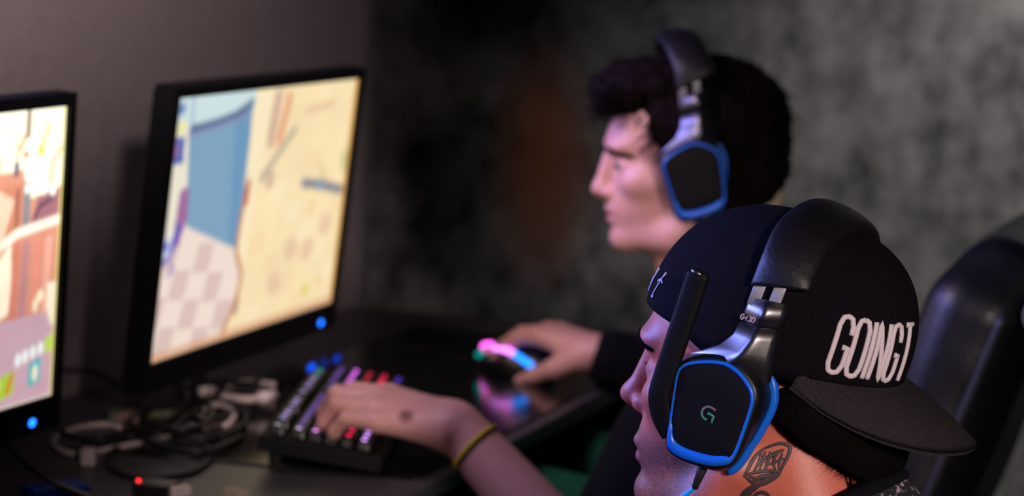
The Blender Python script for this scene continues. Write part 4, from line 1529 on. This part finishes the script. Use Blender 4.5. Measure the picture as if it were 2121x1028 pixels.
low_rim = [fC.w(np.array([cap_pt(2 * math.pi * i / NP, 0.0) - (0, 0, rim_drop(2 * math.pi * i / NP)) for i in range(NP)]))]
cap = add('cap', *loft(inner + low_rim + rings, True, False), M['cap'], man)
add('button', *ball(fC.w(-0.010, 0, CH + 0.001), (0.006, 0.006, 0.003), 14, 8, CA), M['cap'], cap)
# brim
NS, NR = 41, 14
top, bot = [], []
HALF = math.radians(66)
for i in range(NS):
    s = -1 + 2 * i / (NS - 1)
    phi = math.pi + s * HALF
    e = cap_pt(phi, 0.0)
    e = np.array([e[0] * 0.985, e[1] * 0.985, -0.001])
    ln = 0.070 * math.sqrt(max(0.0, 1 - abs(s) ** 2.6)) + 0.002
    dirv = nrm(np.array([-1.0, 0.16 * -math.sin(phi) * -1 if False else 0.10 * (e[1] / CB_), 0]))
    rt, rb = [], []
    for j in range(NR):
        u = j / (NR - 1)
        p = e + dirv * ln * u
        p[2] += -0.23 * ln * u - 0.010 * u * u * ln / 0.070 - 2.1 * p[1] ** 2 * (0.25 + 0.75 * u)
        rt.append(p)
        rb.append(p - np.array([0, 0, 0.003]))
    top.append(rt)
    bot.append(rb)
top, bot = np.array(top), np.array(bot)
VV = np.concatenate([top.reshape(-1, 3), bot.reshape(-1, 3)])
n0 = NS * NR
F = []
for i in range(NS - 1):
    for j in range(NR - 1):
        a = i * NR + j
        F.append((a, a + 1, a + NR + 1, a + NR))
        F.append((n0 + a, n0 + a + NR, n0 + a + NR + 1, n0 + a + 1))
edge_loop = [i * NR for i in range(NS)][::-1] + [j for j in range(NR)] + [i * NR + NR - 1 for i in range(NS)] + [(NS - 1) * NR + j for j in range(NR)][::-1]
for a, b in zip(edge_loop, edge_loop[1:] + edge_loop[:1]):
    if a != b:
        F.append((a, b, n0 + b, n0 + a))
add('brim', fC.w(VV), F, M['brim'], cap)
# raised white lettering on the panel above the brim
LET = {'G': (1.0, [[(.95, .70), (.95, .84), (.80, .97), (.5, 1), (.20, .97), (.05, .84), (.05, .16), (.20, .03), (.5, 0), (.80, .03), (.95, .16), (.95, .47), (.58, .47)]]),
       'O': (1.0, [[(.5, 1), (.20, .97), (.05, .84), (.05, .16), (.20, .03), (.5, 0), (.80, .03), (.95, .16), (.95, .84), (.80, .97), (.5, 1)]]),
       'I': (0.30, [[(.5, 0), (.5, 1)]]), 'N': (1.0, [[(.05, 0), (.05, 1), (.95, 0), (.95, 1)]]), 'T': (0.95, [[(0, 1), (1, 1)], [(.5, 1), (.5, 0)]])}
G = Geo()
ph = math.radians(126.5)
for ch in 'GOING T':
    if ch == ' ':
        ph += math.radians(2.2)
        continue
    wd, strokes = LET[ch]
    span = math.radians(7.1) * wd
    for st in strokes:
        st = np.array(st)
        dense = [st[0]]
        for p, q in zip(st[:-1], st[1:]):
            m = max(2, int(np.linalg.norm((q - p) * (0.35, 1)) * 16))
            dense += [p + (q - p) * (k + 1) / m for k in range(m)]
        P = np.array([cap_h(ph + span * u, 0.0045 + 0.0455 * v, 0.0006) for u, v in dense])
        N = np.array([nrm(cap_h(ph + span * u, 0.0045 + 0.0455 * v, 0.004) - cap_h(ph + span * u, 0.0045 + 0.0455 * v, 0.0)) for u, v in dense])
        G.put(*sweep(fC.w(P), 0.00225, np.array([CA @ n for n in N]), 10, flat=0.75))
    ph += span + math.radians(1.6)
G.make('lettering', M['thread'], cap)
# white script at the forehead edge
G = Geo()
for pts, w in (([(35.5, .0285), (34, .020), (32.5, .012), (31, .005), (33, .0058)], .0011), ([(37.5, .0195), (34, .0215), (31, .0185)], .0009),
               ([(22, .026), (20.5, .018), (19.5, .010)], .0011), ([(17, .011), (14.5, .015), (12.5, .009), (15, .005), (17, .003)], .0009)):
    P = np.array([cap_h(math.radians(a), h, 0.0004) for a, h in spline(np.array(pts), 5)])
    N = np.array([nrm(CA @ np.array([math.cos(math.radians(a)), math.sin(math.radians(a)), 0.2])) for a, h in spline(np.array(pts), 5)])
    G.put(*sweep(fC.w(P), w, N, 8, flat=0.6))
G.make('lettering', M['thread'], cap)

# tee shirt, trousers, shoes
tb = Blob()
for c, r in (((-0.295, 1.862, 0.735), (0.125, 0.182, 0.145)), ((-0.23, 1.86, 0.60), (0.130, 0.172, 0.165)), ((-0.165, 1.86, 0.49), (0.140, 0.185, 0.12))):
    tb.ell(c, r, 0.05)
for s in (1, -1):
    S, Eb, Wr = armsA[s]
    tb.cone((-0.32, 1.862, 0.825), S, 0.066, 0.064, 0.04).cone(S, S + (Eb - S) * 0.7, 0.062, 0.055, 0.03)
tb.cone(fA.w(-0.085, 0, -0.085), fA.w(-0.10, 0, -0.16), 0.064, 0.085, 0.04)
tb.cone(fA.w(-0.045, 0, 0.0), fA.w(-0.072, 0, -0.100), 0.05, 0.0655, 0.0, None, True)
Pt, Ft = tb.mesh((-0.6, 1.5, 0.34), (0.02, 2.22, 1.0), 0.004, lambda p: 0.003 * wob(p, 22, 3))
add_np('shirt', Pt, Ft, M['tee_print'], man)
ring = []
for i in range(40):
    a = 2 * math.pi * i / 40
    ring.append(fA.w(-0.060 + 0.056 * math.cos(a), 0.064 * math.sin(a), -0.064 - 0.036 * math.cos(a)))
add('collar', *sweep(np.array(ring), 0.0070, nrm(fA.A @ (-0.4, 0, 0.9)), 12, True, flat=0.5), M['tee'], man)
pb = Blob()
pb.ell((-0.165, 1.86, 0.475), (0.135, 0.185, 0.105), 0.04)
for s in (-1, 1):
    pb.chain([(-0.20, 1.86 + 0.09 * s, 0.475), (-0.62, 1.86 + 0.14 * s, 0.50), (-0.66, 1.86 + 0.14 * s, 0.10)], [0.088, 0.066, 0.048], 0.03)
Pt, Ft = pb.mesh((-0.8, 1.6, 0.0), (0.02, 2.12, 0.62), 0.006, lambda p: 0.004 * wob(p, 20, 1))
add_np('trousers', Pt, Ft, M['denim'], man)
for s in (-1, 1):
    sb = Blob()
    sb.cone((-0.64, 1.86 + 0.14 * s, 0.055), (-0.82, 1.86 + 0.16 * s, 0.04), 0.046, 0.036, 0.01).cone((-0.66, 1.86 + 0.14 * s, 0.06), (-0.66, 1.86 + 0.14 * s, 0.12), 0.046, 0.045, 0.02)
    sb.rbox((-0.7, 1.86, -0.05), (0.4, 0.5, 0.05), 0.001, 0.004, None, True)
    Pt, Ft = sb.mesh((-0.9, 1.60, -0.02), (-0.55, 2.12, 0.2), 0.005)
    add_np('shoe', Pt, Ft, M['shoe'], man)

make_headset(hA, 'black headset with blue trim and folded-up microphone over the black cap', True, True)

# ------------------------------------------------------------------ the bareheaded man
oB = np.array([-0.8024, 2.9510, 1.0696])
fB = Fr(oB, head_frame(-3, -2), 1.02)
hB = Fr(oB + LEVEL_R * 0.006, head_frame(-3, -4), 1.10)
bB = Blob()
head(bB, fB, 0.0, 0.0)
bB.cone((-0.018, 0, -0.02), (-0.045, 0, -0.155), 0.055, 0.062, 0.02, fB)
bB.cone((0.015, 0, -0.05), (-0.02, 0, -0.15), 0.043, 0.055, 0.025, fB)
for c, r in (((-0.705, 2.945, 0.83), (0.105, 0.17, 0.13)), ((-0.665, 2.94, 0.68), (0.11, 0.15, 0.15)), ((-0.62, 2.935, 0.56), (0.125, 0.17, 0.11))):
    bB.ell(c, r, 0.05)
# left arm: hand on the keyboard
SL, EL, WL = np.array([-0.71, 2.75, 0.875]), np.array([-0.765, 2.468, 0.655]), np.array([-0.936, 2.482, 0.811])
bB.cone((-0.73, 2.95, 0.92), SL, 0.055, 0.052, 0.04).chain([SL, EL, WL], [0.048, 0.045, 0.0285], 0.02)
tipsL = hand(bB, WL, (-0.985, -0.06, 0.17), (0.10, -0.28, 0.95), (0, 1, 0), [(9, 56, 22), (8, 58, 22), (8, 56, 22), (8, 50, 18)], 1.0, 1.09, (0.45, -0.35))
# right arm: hand on the mouse
SR, ER, WR = np.array([-0.70, 3.12, 0.885]), np.array([-0.72, 3.16, 0.70]), np.array([-0.958, 3.094, 0.802])
bB.cone((-0.73, 2.95, 0.92), SR, 0.055, 0.052, 0.04).chain([SR, ER, WR], [0.046, 0.040, 0.0285], 0.02)
hand(bB, WR, (-0.895, 0.41, 0.17), (0.05, 0.0, 1.0), (-0.4, -0.9, 0), [(20, 22, 16), (20, 24, 16), (22, 26, 16), (26, 28, 16)], 0.95, 1.08, (0.40, -0.62))
PB, FB = bB.mesh((-1.22, 2.36, 0.44), (-0.46, 3.32, 1.26), 0.0022, None, 1)
man2 = add_np('person', PB, FB, M['skin_b'], None, (-0.62, 2.94, 0.46))
setp(man2, 'person with short dark hair and headset, one hand on the keyboard, one on the mouse', 'person')
ray = nrm(at(843, 855, 1.0) - EYE)
rel = PB - EYE
perp = np.linalg.norm(rel - np.outer(rel @ ray, ray), axis=1)
cand = np.where(perp < 0.004)[0]
mole = PB[cand[np.argmin(rel[cand] @ ray)]] if len(cand) else WL
face_marks(man2, fB, PB, 0.0, 0.10, 0.55, [(mole, 0.0125)])
bvB = bvh_of(PB, FB)
for s in (-1, 1):
    add('eye', *ball(fB.w(0.0835, 0.031 * s, 0.0195), 0.0141, 18, 12, fB.A), M['eye'], man2)
    iris = add('iris', *ball(fB.w(0.0962, 0.0312 * s, 0.0190), 0.0048, 14, 8, fB.A), M['iris'], man2)
    G = Geo()
    P, N = drape(bvB, fB, spline([(0, 0.011 * s, 0.0350), (0, 0.024 * s, 0.0385), (0, 0.038 * s, 0.0385), (0, 0.050 * s, 0.032)], 6), (-1, 0, 0), (0.3, 0, 0), 0.0002)
    ribbon(G, P, N, 0.0050, 0.0022)
    G.make('eyebrow', M['hair'], man2)

hb = Blob()
hb.ell((-0.026, 0, 0.072), (0.100, 0.088, 0.084), 0.02, fB)
hb.ell((0.040, 0, 0.118), (0.076, 0.070, 0.036), 0.03, fB)
hb.ell((0.085, 0.0, 0.112), (0.044, 0.056, 0.032), 0.02, fB)
hb.ell((-0.075, 0, 0.020), (0.050, 0.068, 0.062), 0.02, fB)
for s in (-1, 1):
    hb.ell((0.020, 0.066 * s, 0.072), (0.042, 0.018, 0.034), 0.015, fB)
    hb.ell((0.014, 0.068 * s, 0.040), (0.016, 0.010, 0.032), 0.010, fB).ell((-0.050, 0.050 * s, -0.012), (0.044, 0.022, 0.050), 0.015, fB)
Ph, Fh = hb.mesh(fB.o - 0.26, fB.o + 0.26, 0.0028, lambda p: 0.003 * wob(p, 110, 2) + 0.002 * wob(p, 260, 5))
hair2 = add_np('hair', Ph, Fh, M['hair'], man2)
G = Geo()
for i in range(900):
    if i < 380:      # fringe
        y = rng.uniform(-0.055, 0.06)
        p0 = np.array([rng.uniform(0.085, 0.115), y, rng.uniform(0.085, 0.125)])
        d = nrm(np.array([0.75, 0.1 * rng.normal(), -0.35 + 0.5 * rng.normal()]))
        ln = rng.uniform(0.015, 0.032)
    elif i < 700:    # crown and back
        a, e = rng.uniform(0, 2 * math.pi), rng.uniform(0.1, 1.2)
        q = np.array([math.cos(a) * math.cos(e), math.sin(a) * math.cos(e), math.sin(e)])
        p0 = np.array([-0.02, 0, 0.07]) + q * (0.105, 0.086, 0.086)
        d = nrm(q + np.array([0.3, 0, -0.6]) + 0.4 * rng.normal(0, 1, 3))
        ln = rng.uniform(0.010, 0.024)
    else:            # temples
        sd = rng.choice((-1, 1))
        p0 = np.array([rng.uniform(0.03, 0.070), sd * rng.uniform(0.062, 0.078), rng.uniform(0.03, 0.09)])
        d = nrm(np.array([0.5, 0.1 * sd, -0.6]) + 0.3 * rng.normal(0, 1, 3))
        ln = rng.uniform(0.008, 0.018)
    strand(G, np.array([fB.w(p0), fB.w(p0 + d * ln * 0.5), fB.w(p0 + d * ln + (0, 0, -0.003))]), 0.0011)
G.make('hair_ends', M['hair'], man2)

# dark tee with short left sleeve, long right sleeve
tb = Blob()
for c, r in (((-0.705, 2.945, 0.83), (0.122, 0.185, 0.140)), ((-0.665, 2.94, 0.68), (0.128, 0.168, 0.165)), ((-0.62, 2.935, 0.56), (0.140, 0.182, 0.115))):
    tb.ell(c, r, 0.05)
tb.cone((-0.74, 2.95, 0.915), SL, 0.066, 0.064, 0.04).cone(SL, SL + (EL - SL) * 0.85, 0.064, 0.060, 0.03)
tb.cone((-0.74, 2.95, 0.915), SR, 0.066, 0.064, 0.04).chain([SR, ER, WR - (WR - ER) * 0.07], [0.062, 0.054, 0.042], 0.03)
tb.cone(fB.w(-0.045, 0, -0.10), fB.w(-0.05, 0, -0.16), 0.066, 0.085, 0.03)
tb.cone(fB.w(-0.035, 0, -0.02), fB.w(-0.043, 0, -0.125), 0.05, 0.064, 0.0, None, True)
Pt, Ft = tb.mesh((-1.02, 2.42, 0.42), (-0.42, 3.36, 1.06), 0.004, lambda p: 0.004 * wob(p, 20, 3))
add_np('shirt', Pt, Ft, M['tee'], man2)
ring = []
for i in range(40):
    a = 2 * math.pi * i / 40
    ring.append(fB.w(-0.046 + 0.060 * math.cos(a), 0.066 * math.sin(a), -0.069 - 0.052 * math.cos(a) + 0.004 * math.sin(7 * a)))
add('collar', *sweep(np.array(ring), 0.0125, nrm(fB.A @ (-0.4, 0, 0.9)), 12, True), M['cream'], man2)
# yellow band on the left wrist
ax = nrm(EL - WL)
cb = WL + ax * 0.031
u1 = nrm(np.cross(ax, ZUP))
u2 = np.cross(ax, u1)
rad = 0.0285 + (0.045 - 0.0285) * 0.031 / np.linalg.norm(EL - WL) + 0.0008
ring = np.array([cb + rad * (u1 * math.cos(a) + u2 * math.sin(a)) + ax * 0.003 * math.sin(a) for a in np.arange(40) * 2 * math.pi / 40])
add('bracelet', *sweep(ring, 0.0030, ax, 10, True), M['yellow'], man2)
pb = Blob()
pb.ell((-0.62, 2.935, 0.545), (0.135, 0.185, 0.105), 0.04)
for y1, y2 in ((2.85, 2.80), (3.02, 3.07)):
    pb.chain([(-0.65, y1, 0.565), (-1.02, y2, 0.640), (-1.05, y2, 0.11)], [0.092, 0.070, 0.052], 0.03)
Pt, Ft = pb.mesh((-1.2, 2.66, 0.0), (-0.44, 3.26, 0.75), 0.006, lambda p: 0.006 * wob(p, 26, 1))
add_np('trousers', Pt, Ft, M['trousers'], man2)
for y2 in (2.80, 3.07):
    sb = Blob()
    sb.cone((-1.03, y2, 0.055), (-1.21, y2, 0.04), 0.046, 0.036, 0.01).cone((-1.05, y2, 0.06), (-1.05, y2, 0.12), 0.046, 0.045, 0.02)
    sb.rbox((-1.1, 2.9, -0.05), (0.4, 0.7, 0.05), 0.001, 0.004, None, True)
    Pt, Ft = sb.mesh((-1.3, y2 - 0.15, -0.02), (-0.95, y2 + 0.15, 0.2), 0.005)
    add_np('shoe', Pt, Ft, M['shoe'], man2)

make_headset(hB, 'black headset with blue trim worn over short dark hair', False, False)


# ------------------------------------------------------------------ chairs
def make_chair(dx, dy, dz, label):
    o = np.array([dx, dy, dz])
    seat_z = 0.42 + dz
    root = empty('gaming_chair', (-0.60 + dx, 2.94 + dy, 0), label, 'chair', 'black leather gaming chairs')
    a = math.radians(19)
    A = np.array([[math.cos(a), 0, math.sin(a)], [0, 1, 0], [-math.sin(a), 0, math.cos(a)]])
    b = Blob()
    b.rbox(np.array([-0.425, 2.955, 0.755]) + o, (0.062, 0.235, 0.300), 0.055, 0.02, A)
    for y in (2.735, 3.175):
        b.rbox(np.array([-0.450, y, 0.735]) + o, (0.060, 0.050, 0.280), 0.050, 0.03, A)
    P, F = b.mesh(np.array([-0.68, 2.64, 0.36]) + o, np.array([-0.12, 3.28, 1.20]) + o, 0.005, lambda p: 0.0015 * wob(p, 40, 2))
    back = add_np('backrest', P, F, M['leather'], root)
    for y in (2.690, 3.22):
        P = np.array([-0.412, y, 0.755]) + o + np.array([(0.010, 0, -0.25), (0.004, 0, -0.1), (0.004, 0, 0.08), (0.004, 0, 0.22)]) @ A.T
        add('seam', *sweep(spline(P, 6), 0.006, (0, 1, 0), 8), M['leather_edge'], back)
    c0 = np.array([-0.300, 2.690, 0.968]) + o
    tr = np.array([c0 + A @ (0.012 * math.cos(t), 0, 0.020 * math.sin(t)) for t in np.arange(24) * 2 * math.pi / 24])
    add('belt_slot', *sweep(tr, 0.0026, (0, 1, 0), 8, True), M['slot'], back)
    b = Blob()
    b.rbox(np.array([-0.70, 2.95, 0.40]) + o, (0.25, 0.23, 0.05), 0.04, 0.02)
    for y in (2.725, 3.175):
        b.rbox(np.array([-0.68, y, 0.425]) + o, (0.22, 0.04, 0.05), 0.035, 0.02)
    P, F = b.mesh(np.array([-1.0, 2.64, 0.3]) + o, np.array([-0.4, 3.28, 0.52]) + o, 0.006)
    add_np('seat', P, F, M['leather'], root)
    add('gas_lift', *sweep(np.array([(-0.66 + dx, 2.95 + dy, 0.09), (-0.66 + dx, 2.95 + dy, 0.36 + dz)]), 0.025, (1, 0, 0), 16), M['steel'], root)
    G = Geo()
    for i in range(5):
        t = 2 * math.pi * i / 5 + 0.3
        d = np.array([math.cos(t), math.sin(t), 0])
        c0 = np.array([-0.66 + dx, 2.95 + dy, 0.10])
        G.put(*sweep(np.array([c0, c0 + d * 0.30 - (0, 0, 0.02)]), [0.028, 0.018], ZUP, 10, flat=0.7))
    G.make('star_base', M['black'], root)
    for i in range(5):
        t = 2 * math.pi * i / 5 + 0.3
        d = np.array([math.cos(t), math.sin(t), 0])
        e = np.array([-0.66 + dx, 2.95 + dy, 0.030]) + d * 0.30
        s = np.cross(d, ZUP)
        add('caster', *sweep(np.array([e - s * 0.022, e + s * 0.022]), 0.0295, ZUP, 18), M['rubber'], root)
    return root


make_chair(-0.022, 0, 0, 'black leather gaming chair with a reclined back behind the cap brim')
make_chair(0.465, -1.09, -0.03, 'black leather gaming chair under the person in the black cap')
